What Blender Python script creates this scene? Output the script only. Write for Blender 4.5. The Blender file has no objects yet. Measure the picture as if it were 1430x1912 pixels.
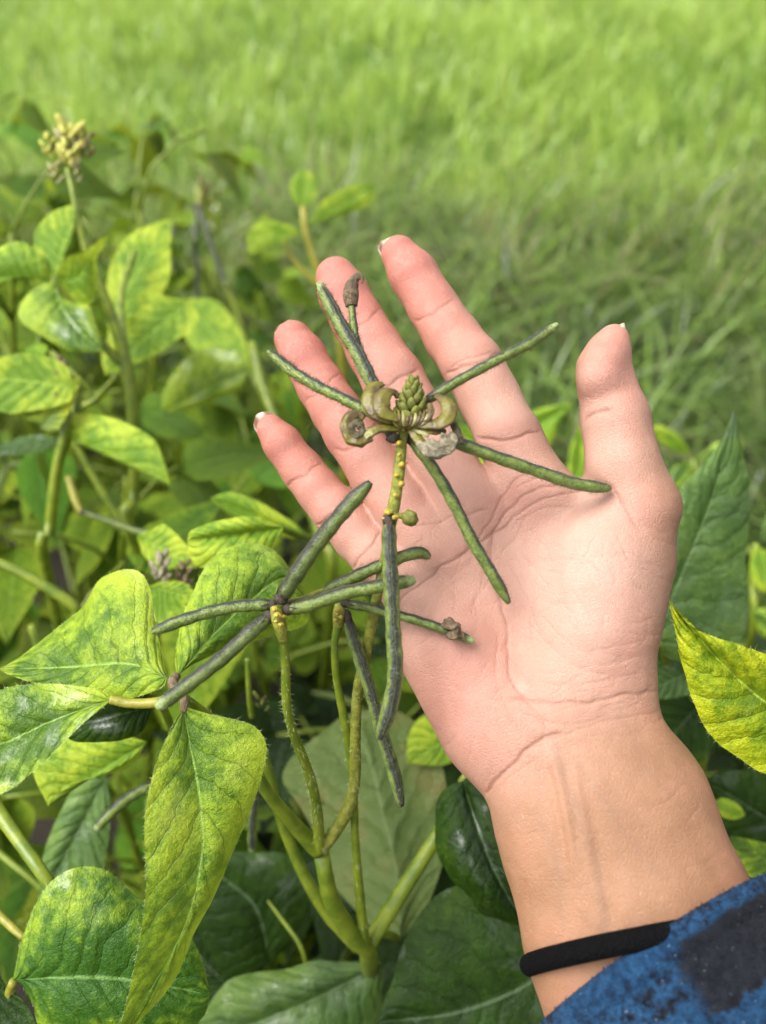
import bpy, math, random
import numpy as np
from mathutils import Vector, Matrix, noise

C = bpy.context.scene
COL = C.collection
rnd = random.Random(11)
rng = np.random.default_rng(5)

# ------------------------------------------------------------------ camera
FPX = 1591.0                      # focal length in photograph pixels (1430 x 1912)
CAM_H, PITCH = 0.95, math.radians(40)
cam_data = bpy.data.cameras.new('camera')
cam = bpy.data.objects.new('camera', cam_data); COL.objects.link(cam)
cam.location = (0, 0, CAM_H)
cam.rotation_euler = (math.pi / 2 - PITCH, 0, 0)
cam_data.sensor_fit = 'VERTICAL'
cam_data.sensor_height = 24.0
cam_data.lens = 24.0 * FPX / 1912.0
cam_data.clip_start = 0.01
cam_data.clip_end = 500
cam_data.dof.use_dof = True
cam_data.dof.focus_distance = 0.246
cam_data.dof.aperture_fstop = cam_data.lens / 3.6
C.camera = cam

# ------------------------------------------------------------------ sky and sun (bright overcast)
world = bpy.data.worlds.new('World'); C.world = world
world.use_nodes = True
wn = world.node_tree; wn.nodes.clear()
SUN_EL, SUN_AZ = math.radians(58), math.radians(254)     # azimuth clockwise from +Y
w_out = wn.nodes.new('ShaderNodeOutputWorld')
w_bg = wn.nodes.new('ShaderNodeBackground')
w_sky = wn.nodes.new('ShaderNodeTexSky')
w_sky.sky_type = 'NISHITA'; w_sky.sun_disc = False
w_sky.sun_elevation = SUN_EL; w_sky.sun_rotation = SUN_AZ
w_sky.air_density = 1.0; w_sky.dust_density = 4.0; w_sky.ozone_density = 1.0
w_hs = wn.nodes.new('ShaderNodeHueSaturation'); w_hs.inputs['Saturation'].default_value = 0.2
wn.links.new(w_sky.outputs[0], w_hs.inputs['Color'])
wn.links.new(w_hs.outputs[0], w_bg.inputs[0])
w_bg.inputs[1].default_value = 0.10
wn.links.new(w_bg.outputs[0], w_out.inputs[0])

sun_data = bpy.data.lights.new('sun', 'SUN')
sun_data.energy = 1.5; sun_data.angle = math.radians(42); sun_data.color = (1.0, 0.98, 0.95)
sun = bpy.data.objects.new('sun', sun_data); COL.objects.link(sun)
sd = Vector((math.sin(SUN_AZ) * math.cos(SUN_EL), math.cos(SUN_AZ) * math.cos(SUN_EL), math.sin(SUN_EL)))
sun.rotation_euler = sd.to_track_quat('Z', 'Y').to_euler()
sun.location = sd * 20

C.view_settings.view_transform = 'Standard'
C.view_settings.look = 'None'
C.view_settings.exposure = 1.75
C.view_settings.gamma = 1.0
C.view_settings.use_curve_mapping = False
C.render.engine = 'CYCLES'
C.cycles.use_denoising = True
C.cycles.max_bounces = 8
C.cycles.transmission_bounces = 6
C.cycles.sample_clamp_indirect = 6

# ------------------------------------------------------------------ placing helpers
RIGHT = np.array([1.0, 0, 0])
UP = np.array([0, math.sin(PITCH), math.cos(PITCH)])
FWD = np.array([0, math.cos(PITCH), -math.sin(PITCH)])
EYE = np.array([0, 0, CAM_H])

def at(px, py, mm):
    """a point of the place: seen at photograph pixel (px, py), mm in front of the lens"""
    d = mm / 1000.0
    return EYE + RIGHT * ((px - 715) / FPX * d) + UP * ((956 - py) / FPX * d) + FWD * d

def seen(p):
    q = np.asarray(p) - EYE
    d = q @ FWD
    return 715 + (q @ RIGHT) / d * FPX, 956 - (q @ UP) / d * FPX, d * 1000

def pts(lst):
    return np.array([at(*p[:3]) for p in lst])

def spline(P, n):
    """Catmull-Rom through the rows of P, n samples evenly spread by chord length"""
    P = np.asarray(P, float)
    if len(P) == 2:
        t = np.linspace(0, 1, n)[:, None]
        return P[0] * (1 - t) + P[1] * t
    seg = np.linalg.norm(np.diff(P[:, :3], axis=0), axis=1)
    s = np.concatenate([[0], np.cumsum(seg)]); s /= s[-1]
    Q = np.vstack([2 * P[0] - P[1], P, 2 * P[-1] - P[-2]])
    out = []
    for u in np.linspace(0, 1, n):
        i = min(max(np.searchsorted(s, u, side='right') - 1, 0), len(P) - 2)
        t = (u - s[i]) / max(s[i + 1] - s[i], 1e-9)
        a, b, c, d = Q[i], Q[i + 1], Q[i + 2], Q[i + 3]
        out.append(0.5 * (2 * b + (c - a) * t + (2 * a - 5 * b + 4 * c - d) * t * t + (3 * b - a - 3 * c + d) * t ** 3))
    return np.array(out)

ORIGIN = {}
def tag(o, label=None, cat=None, group=None, kind=None):
    if label: o['label'] = label
    if cat: o['category'] = cat
    if group: o['group'] = group
    if kind: o['kind'] = kind
    return o

def empty(name, loc, label=None, cat=None, group=None):
    o = bpy.data.objects.new(name, None); COL.objects.link(o)
    o.empty_display_size = 0.05
    o.location = tuple(loc); ORIGIN[o] = np.asarray(loc, float)
    return tag(o, label, cat, group)

def mk(name, verts, faces, mats, parent=None, uv=None, mi=None, smooth=True, attrs=None):
    """one mesh object from world coordinates; uv is per vertex"""
    org = ORIGIN.get(parent, np.zeros(3)) if parent else np.zeros(3)
    me = bpy.data.meshes.new(name)
    V = np.asarray(verts, float) - org
    me.from_pydata(V.tolist(), [], faces if isinstance(faces, list) else faces.tolist())
    if not isinstance(mats, (list, tuple)): mats = [mats]
    for m in mats: me.materials.append(m)
    if uv is not None:
        l = me.uv_layers.new(name='UVMap')
        vi = np.empty(len(me.loops), np.int32); me.loops.foreach_get('vertex_index', vi)
        l.data.foreach_set('uv', np.asarray(uv, np.float32)[vi].ravel())
    if mi is not None: me.polygons.foreach_set('material_index', np.asarray(mi, np.int32))
    if attrs:
        for k, a in attrs.items():
            at_ = me.attributes.new(k, 'FLOAT', 'POINT'); at_.data.foreach_set('value', np.asarray(a, np.float32))
    if smooth: me.polygons.foreach_set('use_smooth', np.ones(len(me.polygons), bool))
    me.update()
    o = bpy.data.objects.new(name, me); COL.objects.link(o)
    if parent: o.parent = parent
    ORIGIN[o] = org
    return o

class MB:
    """collects pieces of one mesh"""
    def __init__(s): s.v, s.f, s.uv, s.mi = [], [], [], []
    def add(s, V, F, UV=None, m=0):
        n = sum(len(a) for a in s.v)
        s.v.append(np.asarray(V)); s.uv.append(np.zeros((len(V), 2)) if UV is None else np.asarray(UV))
        s.f += [tuple(int(i) + n for i in f) for f in F]; s.mi += [m] * len(F)
    def build(s, name, mats, parent=None, smooth=True):
        return mk(name, np.vstack(s.v), s.f, mats, parent, np.vstack(s.uv), s.mi, smooth)

def frames(P, face):
    """tangent, side and 'face' normals along a curve; face = preferred normal direction"""
    T = np.gradient(P, axis=0); T /= np.linalg.norm(T, axis=1)[:, None] + 1e-12
    N = np.asarray(face) - T * (T @ np.asarray(face))[:, None]
    N /= np.linalg.norm(N, axis=1)[:, None] + 1e-12
    return T, np.cross(T, N), N

def tube(P, R, sides=12, face=None, flat=1.0, uvlen=1.0, twist=0.0):
    """tube along P with radii R; v = 0.5 of the uv faces 'face'"""
    face = -FWD if face is None else face
    P = np.asarray(P); n = len(P); R = np.broadcast_to(R, (n,)).astype(float)
    T, S, N = frames(P, face)
    V, UV = [], []
    for k in range(sides + 1):
        a = 2 * math.pi * k / sides - math.pi
        aa = a + twist * np.linspace(0, 1, n)
        V.append(P + N * (np.cos(aa) * R * flat)[:, None] + S * (np.sin(aa) * R)[:, None])
        UV.append(np.stack([np.linspace(0, uvlen, n), np.full(n, k / sides)], 1))
    V = np.array(V).transpose(1, 0, 2).reshape(-1, 3); UV = np.array(UV).transpose(1, 0, 2).reshape(-1, 2)
    w = sides + 1
    F = [(i * w + k, i * w + k + 1, (i + 1) * w + k + 1, (i + 1) * w + k) for i in range(n - 1) for k in range(sides)]
    c0, c1 = len(V), len(V) + 1
    V = np.vstack([V, P[:1], P[-1:]]); UV = np.vstack([UV, [[0, .5]], [[uvlen, .5]]])
    F += [(c0, k + 1, k) for k in range(sides)] + [(c1, (n - 1) * w + k, (n - 1) * w + k + 1) for k in range(sides)]
    return V, F, UV

def blob(c, axes, nu=10, nv=14, lump=0.0, seed=0, freq=400):
    """lumpy ellipsoid; axes = three half-axis vectors"""
    c = np.asarray(c); A = np.asarray(axes)
    V, F, UV = [], [], []
    for i in range(nu + 1):
        th = math.pi * i / nu
        for k in range(nv):
            ph = 2 * math.pi * k / nv
            d = np.array([math.sin(th) * math.cos(ph), math.sin(th) * math.sin(ph), math.cos(th)])
            p = d @ A
            if lump:
                p = p * (1 + lump * noise.noise(Vector((c + p) * freq) + Vector((seed, 0, 0))))
            V.append(c + p); UV.append((i / nu, k / nv))
    for i in range(nu):
        for k in range(nv):
            a, b = i * nv + k, i * nv + (k + 1) % nv
            F.append((a, b, b + nv, a + nv))
    return np.array(V), F, np.array(UV)

# ------------------------------------------------------------------ materials
def new_mat(name):
    m = bpy.data.materials.new(name); m.use_nodes = True
    nt = m.node_tree; nt.nodes.clear()
    out = nt.nodes.new('ShaderNodeOutputMaterial')
    return m, nt, out

class NT:
    """small wrapper that keeps node code short"""
    def __init__(s, nt): s.nt = nt
    def n(s, typ, **kw):
        nd = s.nt.nodes.new('ShaderNode' + typ)
        for k, v in kw.items(): setattr(nd, k, v)
        return nd
    def set(s, sock, v):
        if isinstance(v, bpy.types.NodeSocket): s.nt.links.new(v, sock)
        elif v is not None:
            if sock.type == 'RGBA' and len(v) == 3: v = (*v, 1)
            sock.default_value = v
    def math(s, op, a, b=None, c=None, clamp=False):
        nd = s.n('Math', operation=op, use_clamp=clamp)
        s.set(nd.inputs[0], a); s.set(nd.inputs[1], b); s.set(nd.inputs[2], c)
        return nd.outputs[0]
    def noise(s, vec, scale, detail=4, rough=0.55, dist=0.0, out='Fac'):
        nd = s.n('TexNoise'); s.set(nd.inputs['Vector'], vec)
        nd.inputs['Scale'].default_value = scale; nd.inputs['Detail'].default_value = detail
        nd.inputs['Roughness'].default_value = rough; nd.inputs['Distortion'].default_value = dist
        return nd.outputs[out]
    def voro(s, vec, scale, feature='F1', rand=1.0):
        nd = s.n('TexVoronoi', feature=feature); s.set(nd.inputs['Vector'], vec)
        nd.inputs['Scale'].default_value = scale; nd.inputs['Randomness'].default_value = rand
        return nd.outputs['Distance']
    def ramp(s, fac, a, b, lo=0.0, hi=1.0, smooth=True):
        nd = s.n('MapRange', interpolation_type='SMOOTHSTEP' if smooth else 'LINEAR'); s.set(nd.inputs['Value'], fac)
        nd.inputs['From Min'].default_value = a; nd.inputs['From Max'].default_value = b
        nd.inputs['To Min'].default_value = lo; nd.inputs['To Max'].default_value = hi
        return nd.outputs[0]
    def mix(s, fac, a, b, mode='MIX'):
        nd = s.n('Mix', data_type='RGBA', blend_type=mode)
        s.set(nd.inputs[0], fac); s.set(nd.inputs[6], a); s.set(nd.inputs[7], b)
        return nd.outputs[2]
    def bump(s, h, strength, dist, normal=None):
        nd = s.n('Bump'); s.set(nd.inputs['Height'], h)
        nd.inputs['Strength'].default_value = strength; nd.inputs['Distance'].default_value = dist
        if normal is not None: s.set(nd.inputs['Normal'], normal)
        return nd.outputs[0]
    def attr(s, name, out='Fac'):
        nd = s.n('Attribute'); nd.attribute_name = name
        return nd.outputs[out]

def principled(t, col, rough, normal=None, spec=0.5, sss=0.0, **kw):
    p = t.n('BsdfPrincipled')
    t.set(p.inputs['Base Color'], col); t.set(p.inputs['Roughness'], rough)
    p.inputs['Specular IOR Level'].default_value = spec
    if normal is not None: t.set(p.inputs['Normal'], normal)
    for k, v in kw.items(): t.set(p.inputs[k.replace('_', ' ')], v)
    return p

def with_translucency(t, p, col, amount, normal=None):
    tr = t.n('BsdfTranslucent'); t.set(tr.inputs['Color'], col)
    if normal is not None: t.set(tr.inputs['Normal'], normal)
    mx = t.n('MixShader'); t.set(mx.inputs[0], amount)
    t.nt.links.new(p.outputs[0], mx.inputs[1]); t.nt.links.new(tr.outputs[0], mx.inputs[2])
    return mx

def leaf_mat(name, dark, light, yellow, y_lo=0.55, y_hi=0.75, rough=0.38, trans=0.25, quilt=1.0, vary=0.0, brown=0.0, under=None, coat=0.0, spec=0.28, wet=0.0):
    m, nt, out = new_mat(name); t = NT(nt)
    tc = t.n('TexCoord'); oi = t.n('ObjectInfo')
    sep = t.n('SeparateXYZ'); nt.links.new(tc.outputs['UV'], sep.inputs[0])
    obj = t.n('VectorMath', operation='ADD'); nt.links.new(tc.outputs['Object'], obj.inputs[0])
    cmb = t.n('CombineXYZ'); t.set(cmb.inputs[0], t.math('MULTIPLY', oi.outputs['Random'], 7.0 if vary else 0.0)); nt.links.new(cmb.outputs[0], obj.inputs[1])
    P = obj.outputs[0]
    u = sep.outputs[0]
    v = t.math('MULTIPLY_ADD', sep.outputs[1], 2.0, -1.0)
    av = t.math('ABSOLUTE', v)
    wob = t.math('MULTIPLY_ADD', t.noise(P, 45, 4), 0.22, -0.11)
    av_c = t.math('POWER', av, 0.85)
    ph = t.math('MULTIPLY', t.math('ADD', t.math('SUBTRACT', u, t.math('MULTIPLY', av_c, 0.26)), wob), 8.5)
    tri = t.math('ABSOLUTE', t.math('SUBTRACT', t.math('FRACT', t.math('ADD', ph, 20.0)), 0.5))   # 0 = on a side vein
    side = t.ramp(tri, 0.01, 0.045, 1.0, 0.0)
    side = t.math('MULTIPLY', side, t.ramp(av, 0.75, 1.0, 1.0, 0.0))
    mid = t.ramp(av, 0.008, 0.032, 1.0, 0.0)
    vein = t.math('MAXIMUM', mid, t.math('MULTIPLY', side, 0.55))
    net = t.voro(P, 760, 'DISTANCE_TO_EDGE')
    netm = t.ramp(net, 0.0, 0.12, 1.0, 0.0)
    n1 = t.noise(P, 75, 5, 0.6)
    n2 = t.noise(P, 26, 4, 0.6, 0.4)
    n3 = t.noise(P, 340, 4, 0.7)
    away = t.math('MULTIPLY', t.math('SUBTRACT', tri, 0.2), 0.05)
    edge = t.math('MULTIPLY', t.math('SUBTRACT', av, 0.5), 0.12)
    f = t.math('ADD', t.math('ADD', t.math('MULTIPLY', n1, 0.5), t.math('MULTIPLY', n2, 0.5)), t.math('ADD', away, edge))
    f = t.math('ADD', f, t.math('MULTIPLY_ADD', n3, 0.34, -0.17))
    base = t.mix(t.ramp(f, 0.38, 0.62), dark, light)
    yf = t.ramp(f, y_lo, y_hi)
    if vary:
        yf = t.math('MULTIPLY', yf, t.ramp(t.math('FRACT', t.math('MULTIPLY', oi.outputs['Random'], 13.7)), 0.2, 0.9))
    base = t.mix(yf, base, yellow)
    base = t.mix(t.math('MULTIPLY', netm, 0.10), base, dark)
    base = t.mix(t.math('MULTIPLY', side, 0.28), base, dark)
    base = t.mix(t.math('MULTIPLY', mid, 0.75), base, tuple(min(1, c * 1.5 + 0.06) for c in light))
    base = t.mix(t.math('MULTIPLY', t.ramp(t.noise(P, 900, 2), 0.70, 0.74), 0.55), base, (0.02, 0.02, 0.008))
    if brown:
        base = t.mix(t.math('MULTIPLY', t.ramp(t.math('ADD', n2, t.math('MULTIPLY', n1, 0.35)), 0.68, 0.86), brown), base, (0.16, 0.09, 0.03))
    if vary:
        hs = t.n('HueSaturation')
        t.set(hs.inputs['Hue'], t.math('MULTIPLY_ADD', oi.outputs['Random'], 0.05, 0.47))
        t.set(hs.inputs['Value'], t.math('MULTIPLY_ADD', t.math('FRACT', t.math('MULTIPLY', oi.outputs['Random'], 5.3)), vary, 1.0 - vary * 0.5))
        t.set(hs.inputs['Color'], base); base = hs.outputs[0]
    geo = t.n('NewGeometry')
    und = under or (light[0] * 0.75 + 0.02, light[1] * 0.75 + 0.03, light[2])
    base_b = t.mix(geo.outputs['Backfacing'], base, t.mix(0.55, base, und))
    h = t.math('SUBTRACT', t.math('MULTIPLY', t.ramp(tri, 0.0, 0.35), 0.6 * quilt), t.math('MULTIPLY', netm, 0.12))
    h = t.math('ADD', t.math('SUBTRACT', h, t.math('MULTIPLY', side, 0.35)), t.math('MULTIPLY', n3, 1.3)); h = t.math('ADD', h, t.math('MULTIPLY', n1, 0.8 * quilt))
    nrm = t.bump(h, 0.85, 0.0009)
    rg = t.math('ADD', t.math('MULTIPLY', t.noise(P, 40, 3), 0.3), rough - 0.15)
    p = principled(t, base_b, rg, nrm, spec)
    if wet:                                              # films of water lie in patches on the blade
        w = t.ramp(t.math('ADD', t.noise(P, 38, 4, 0.6, 0.8), t.math('MULTIPLY_ADD', n3, 0.2, -0.1)), 0.50, 0.60)
        t.set(p.inputs['Coat Weight'], t.math('MULTIPLY', w, wet)); p.inputs['Coat Roughness'].default_value = 0.10
        t.set(p.inputs['Coat Normal'], t.bump(t.math('ADD', t.math('MULTIPLY', n3, 0.7), n1), 0.6, 0.0009))
    tcol = t.mix(0.5, base, yellow)
    mx = with_translucency(t, p, tcol, trans, nrm)
    nt.links.new(mx.outputs[0], out.inputs[0])
    return m

M = {}
M['leaf_mottled'] = leaf_mat('mottled_leaf', (0.060, 0.130, 0.011), (0.155, 0.27, 0.018), (0.37, 0.48, 0.028), 0.42, 0.72, 0.38, 0.28, 0.8, wet=0.7, brown=0.12)
M['leaf_deep'] = leaf_mat('deep_mottled_leaf', (0.025, 0.085, 0.006), (0.075, 0.17, 0.012), (0.30, 0.41, 0.022), 0.46, 0.70, 0.38, 0.24, 1.1, wet=0.7, brown=0.12)
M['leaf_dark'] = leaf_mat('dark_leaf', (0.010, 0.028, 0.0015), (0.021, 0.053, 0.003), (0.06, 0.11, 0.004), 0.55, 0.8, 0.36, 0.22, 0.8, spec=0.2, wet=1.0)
M['leaf_blue'] = leaf_mat('grey_green_leaf', (0.05, 0.105, 0.018), (0.085, 0.16, 0.028), (0.13, 0.21, 0.03), 0.50, 0.75, 0.34, 0.25, 1.2, spec=0.35, wet=1.0)
M['leaf_yellow'] = leaf_mat('yellow_leaf', (0.12, 0.21, 0.008), (0.27, 0.36, 0.010), (0.46, 0.50, 0.016), 0.42, 0.66, 0.36, 0.32, 1.5, wet=0.5)
M['leaf_bright'] = leaf_mat('bright_leaf', (0.12, 0.24, 0.014), (0.24, 0.38, 0.022), (0.46, 0.55, 0.04), 0.46, 0.66, 0.40, 0.36, 0.8)
M['leaf_pale'] = leaf_mat('pale_underside_leaf', (0.055, 0.092, 0.016), (0.085, 0.125, 0.026), (0.13, 0.155, 0.035), 0.45, 0.75, 0.5, 0.16, 1.0, brown=0.9)
M['leaf_canopy'] = leaf_mat('canopy_leaf', (0.045, 0.12, 0.008), (0.13, 0.25, 0.016), (0.42, 0.52, 0.03), 0.46, 0.66, 0.40, 0.28, 0.9, vary=0.9)

def simple_mat(name, c1, c2, scale, rough=0.5, bump=0.3, bdist=0.0006, trans=0.0, spots=None, spec=0.5, sheen=0.0):
    m, nt, out = new_mat(name); t = NT(nt)
    P = t.n('TexCoord').outputs['Object']
    n1 = t.noise(P, scale, 5, 0.6)
    col = t.mix(t.ramp(n1, 0.35, 0.65), c1, c2)
    n2 = t.noise(P, scale * 4, 3, 0.6)
    if spots: col = t.mix(t.ramp(n2, 0.60, 0.68), col, spots)
    nrm = t.bump(t.math('ADD', n1, n2), bump, bdist)
    p = principled(t, col, rough, nrm, spec)
    if sheen: p.inputs['Sheen Weight'].default_value = sheen
    if trans:
        mx = with_translucency(t, p, col, trans, nrm); nt.links.new(mx.outputs[0], out.inputs[0])
    else: nt.links.new(p.outputs[0], out.inputs[0])
    return m

M['stem'] = simple_mat('stem_green', (0.10, 0.155, 0.009), (0.20, 0.25, 0.016), 120, 0.42, 0.3, 0.0004, 0.12)
M['stem_yellow'] = simple_mat('stem_yellow', (0.19, 0.19, 0.014), (0.30, 0.27, 0.035), 160, 0.45, 0.4, 0.0005, 0.12)
M['raceme'] = simple_mat('raceme_axis', (0.15, 0.17, 0.014), (0.27, 0.28, 0.03), 500, 0.5, 0.8, 0.0006, 0.08, (0.10, 0.04, 0.015))
M['gland'] = simple_mat('gland_yellow', (0.36, 0.25, 0.02), (0.44, 0.36, 0.05), 900, 0.45, 0.5, 0.0003, 0.1, (0.3, 0.12, 0.02))
M['bud'] = simple_mat('flower_bud_green', (0.10, 0.115, 0.012), (0.17, 0.18, 0.02), 600, 0.45, 0.7, 0.0004, 0.15, (0.12, 0.08, 0.02))
M['bud_yellow'] = simple_mat('flower_bud_yellow', (0.42, 0.42, 0.05), (0.56, 0.54, 0.13), 400, 0.5, 0.7, 0.0004, 0.25, (0.25, 0.16, 0.05))
M['petal'] = simple_mat('olive_petal', (0.20, 0.18, 0.026), (0.12, 0.075, 0.035), 210, 0.35, 0.5, 0.0005, 0.35)
M['petal_pale'] = simple_mat('pale_petal', (0.24, 0.23, 0.05), (0.40, 0.38, 0.17), 260, 0.4, 0.4, 0.0004, 0.3)
M['petal_dry'] = simple_mat('dry_petal', (0.11, 0.09, 0.04), (0.25, 0.21, 0.115), 700, 0.5, 1.0, 0.001, 0.25, (0.07, 0.045, 0.025))
M['petal_white'] = simple_mat('withered_white_petal', (0.34, 0.28, 0.16), (0.64, 0.58, 0.42), 800, 0.6, 1.0, 0.001, 0.25, (0.17, 0.11, 0.06))
M['dry'] = simple_mat('dry_brown', (0.07, 0.045, 0.025), (0.20, 0.14, 0.07), 500, 0.7, 1.0, 0.0007)
M['black_calyx'] = simple_mat('dark_calyx', (0.018, 0.012, 0.01), (0.05, 0.03, 0.02), 700, 0.55, 0.8, 0.0004)
M['hair'] = simple_mat('plant_hair', (0.05, 0.06, 0.022), (0.12, 0.13, 0.06), 900, 0.6, 0.0, 0.0001)
M['leaf_hair'] = simple_mat('leaf_hair', (0.30, 0.36, 0.14), (0.42, 0.46, 0.22), 900, 0.6, 0.0, 0.0001)
M['beak'] = simple_mat('pod_tip_green', (0.28, 0.36, 0.12), (0.42, 0.46, 0.22), 700, 0.5, 0.4, 0.0004, 0.1)

def pod_mat(name, green, green2, purple, lo=0.10, hi=0.22, all_over=0.0):
    """green pod with a dark purple band along the seam that faces v = 0.5"""
    m, nt, out = new_mat(name); t = NT(nt)
    tc = t.n('TexCoord'); P = tc.outputs['Object']
    sep = t.n('SeparateXYZ'); nt.links.new(tc.outputs['UV'], sep.inputs[0])
    d = t.math('ABSOLUTE', t.math('SUBTRACT', sep.outputs[1], 0.5))
    n1 = t.noise(P, 350, 4, 0.65); n2 = t.noise(P, 1500, 3, 0.6); n3 = t.noise(P, 90, 3)
    d2 = t.math('ADD', d, t.math('ADD', t.math('MULTIPLY_ADD', n1, 0.14, -0.07), t.math('MULTIPLY_ADD', n3, 0.10, -0.05)))
    band = t.ramp(d2, lo, hi, 1.0, 0.0)
    far = t.ramp(d, 0.43, 0.47)
    dark = t.math('MAXIMUM', band, t.math('MULTIPLY', far, 0.8))
    if all_over: dark = t.math('MAXIMUM', dark, t.ramp(n3, 0.55 - all_over * 0.3, 0.75 - all_over * 0.3))
    col = t.mix(t.ramp(n1, 0.35, 0.65), green, green2)
    col = t.mix(t.math('MULTIPLY', dark, 0.92), col, purple)
    tipm = t.ramp(t.math('ADD', sep.outputs[0], t.math('MULTIPLY_ADD', n1, 0.06, -0.03)), 0.925, 0.985)
    col = t.mix(t.math('MULTIPLY', tipm, 0.9), col, (0.26, 0.32, 0.12))
    # the seam itself: a thin lighter line in the middle of the dark band
    seam = t.ramp(d, 0.004, 0.016, 1.0, 0.0)
    col = t.mix(t.math('MULTIPLY', seam, 0.25), col, green2)
    col = t.mix(t.math('MULTIPLY', t.ramp(n2, 0.6, 0.72), 0.35), col, (0.30, 0.32, 0.2))
    h = t.math('ADD', t.math('MULTIPLY', n1, 0.6), t.math('ADD', n2, t.math('MULTIPLY', seam, -0.6)))
    nrm = t.bump(h, 0.7, 0.0005)
    p = principled(t, col, 0.42, nrm, 0.45)
    p.inputs['Sheen Weight'].default_value = 0.06; p.inputs['Sheen Roughness'].default_value = 0.4
    nt.links.new(p.outputs[0], out.inputs[0])
    return m
M['pod'] = pod_mat('hairy_green_pod', (0.072, 0.112, 0.012), (0.14, 0.185, 0.032), (0.013, 0.013, 0.016), 0.06, 0.15)
M['pod_purple'] = pod_mat('hairy_purple_pod', (0.062, 0.092, 0.014), (0.105, 0.138, 0.026), (0.015, 0.013, 0.011), 0.09, 0.20, 0.15)
# ------------------------------------------------------------------ ground
def soil_mat():
    m, nt, out = new_mat('soil'); t = NT(nt)
    P = t.n('TexCoord').outputs['Object']
    n1 = t.noise(P, 9, 6, 0.65); n2 = t.noise(P, 60, 5, 0.7)
    far = t.n('SeparateXYZ'); nt.links.new(P, far.inputs[0])
    col = t.mix(t.ramp(n1, 0.35, 0.7), (0.014, 0.010, 0.007), (0.035, 0.025, 0.015))
    col = t.mix(t.ramp(n2, 0.5, 0.7), col, (0.022, 0.026, 0.008))
    col = t.mix(t.ramp(far.outputs[1], 1.6, 3.5), col, t.mix(n2, (0.06, 0.10, 0.02), (0.12, 0.19, 0.03)))
    p = principled(t, col, 0.85, t.bump(t.math('ADD', n1, n2), 0.8, 0.02), 0.3)
    nt.links.new(p.outputs[0], out.inputs[0])
    return m

def ground_z(x, y):
    return 0.02 * np.sin(x * 2.1 + 0.7) * np.cos(y * 1.7) + 0.012 * np.sin(x * 5.3 + y * 4.1)

def build_ground():
    xs = np.concatenate([[-150, -60, -25, -12], np.linspace(-6, 6, 61), [12, 25, 60, 150]])
    ys = np.concatenate([[-60, -15, -4], np.linspace(-2, 10, 61), [16, 30, 70, 250]])
    X, Y = np.meshgrid(xs, ys, indexing='ij')
    V = np.stack([X, Y, ground_z(X, Y)], -1).reshape(-1, 3)
    ny = len(ys)
    F = [(i * ny + j, (i + 1) * ny + j, (i + 1) * ny + j + 1, i * ny + j + 1) for i in range(len(xs) - 1) for j in range(ny - 1)]
    tag(mk('ground', V, F, soil_mat()), kind='structure')
build_ground()

# ------------------------------------------------------------------ grass
def grass_mat(name, green, bright, dry, rough=0.4):
    m, nt, out = new_mat(name); t = NT(nt)
    tint = t.attr('tint'); dr = t.attr('dry'); ht = t.attr('along')
    col = t.mix(tint, green, bright)
    col = t.mix(dr, col, dry)
    p = principled(t, col, rough, None, 0.6)
    mx = with_translucency(t, p, col, 0.5)
    nt.links.new(mx.outputs[0], out.inputs[0])
    return m

def blades(name, x, y, h, w, lean, mat, tint, dry, segs=3, droop=1.0, label=None):
    n = len(x)
    az = rng.uniform(0, 2 * np.pi, n); faz = az + np.pi / 2 + rng.normal(0, 0.5, n)
    z0 = ground_z(x, y) - 0.01
    t = np.linspace(0, 1, segs + 1)
    V = np.zeros((n, 2 * segs + 1, 3)); 
    for i, ti in enumerate(t):
        out = lean * h * (ti ** 2) * droop
        zz = h * (ti - 0.35 * lean * ti ** 3)
        cx = x + np.cos(az) * out; cy = y + np.sin(az) * out; cz = z0 + zz
        if i == segs:
            V[:, 2 * segs] = np.stack([cx, cy, cz], 1)
        else:
            hw = w * (1 - 0.75 * ti) * 0.5
            V[:, 2 * i] = np.stack([cx - np.cos(faz) * hw, cy - np.sin(faz) * hw, cz], 1)
            V[:, 2 * i + 1] = np.stack([cx + np.cos(faz) * hw, cy + np.sin(faz) * hw, cz], 1)
    k = 2 * segs + 1
    nv = n * k
    base = (np.arange(n) * k)[:, None]
    quads = np.concatenate([base + np.array([[2 * i, 2 * i + 1, 2 * i + 3, 2 * i + 2]]) for i in range(segs - 1)], 0)
    tris = base + np.array([[2 * segs - 2, 2 * segs - 1, 2 * segs]])
    me = bpy.data.meshes.new(name)
    nq, ntr = len(quads), len(tris)
    me.vertices.add(nv); me.vertices.foreach_set('co', V.reshape(-1).astype(np.float32))
    me.loops.add(nq * 4 + ntr * 3)
    me.loops.foreach_set('vertex_index', np.concatenate([quads.ravel(), tris.ravel()]).astype(np.int32))
    me.polygons.add(nq + ntr)
    me.polygons.foreach_set('loop_start', np.concatenate([np.arange(nq) * 4, nq * 4 + np.arange(ntr) * 3]).astype(np.int32))
    me.update(calc_edges=True); me.validate()
    me.polygons.foreach_set('use_smooth', np.ones(len(me.polygons), bool))
    for nm, a in (('tint', tint), ('dry', dry)):
        A = me.attributes.new(nm, 'FLOAT', 'POINT'); A.data.foreach_set('value', np.repeat(a, k).astype(np.float32))
    me.materials.append(mat)
    o = bpy.data.objects.new(name, me); COL.objects.link(o)
    return tag(o, label, kind='stuff')

def field(n, y0, y1, power=1.0, margin=0.25):
    """points on the ground inside the widening view wedge"""
    u = rng.uniform(0, 1, n)
    y = (y0 ** power + u * (y1 ** power - y0 ** power)) ** (1 / power)
    x = rng.uniform(-1, 1, n) * (0.55 * y + margin)
    return x, y

def vnoise(x, y, s, seed=0.0):
    return np.array([noise.noise(Vector((a * s + seed, b * s, seed))) for a, b in zip(x, y)])

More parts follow.
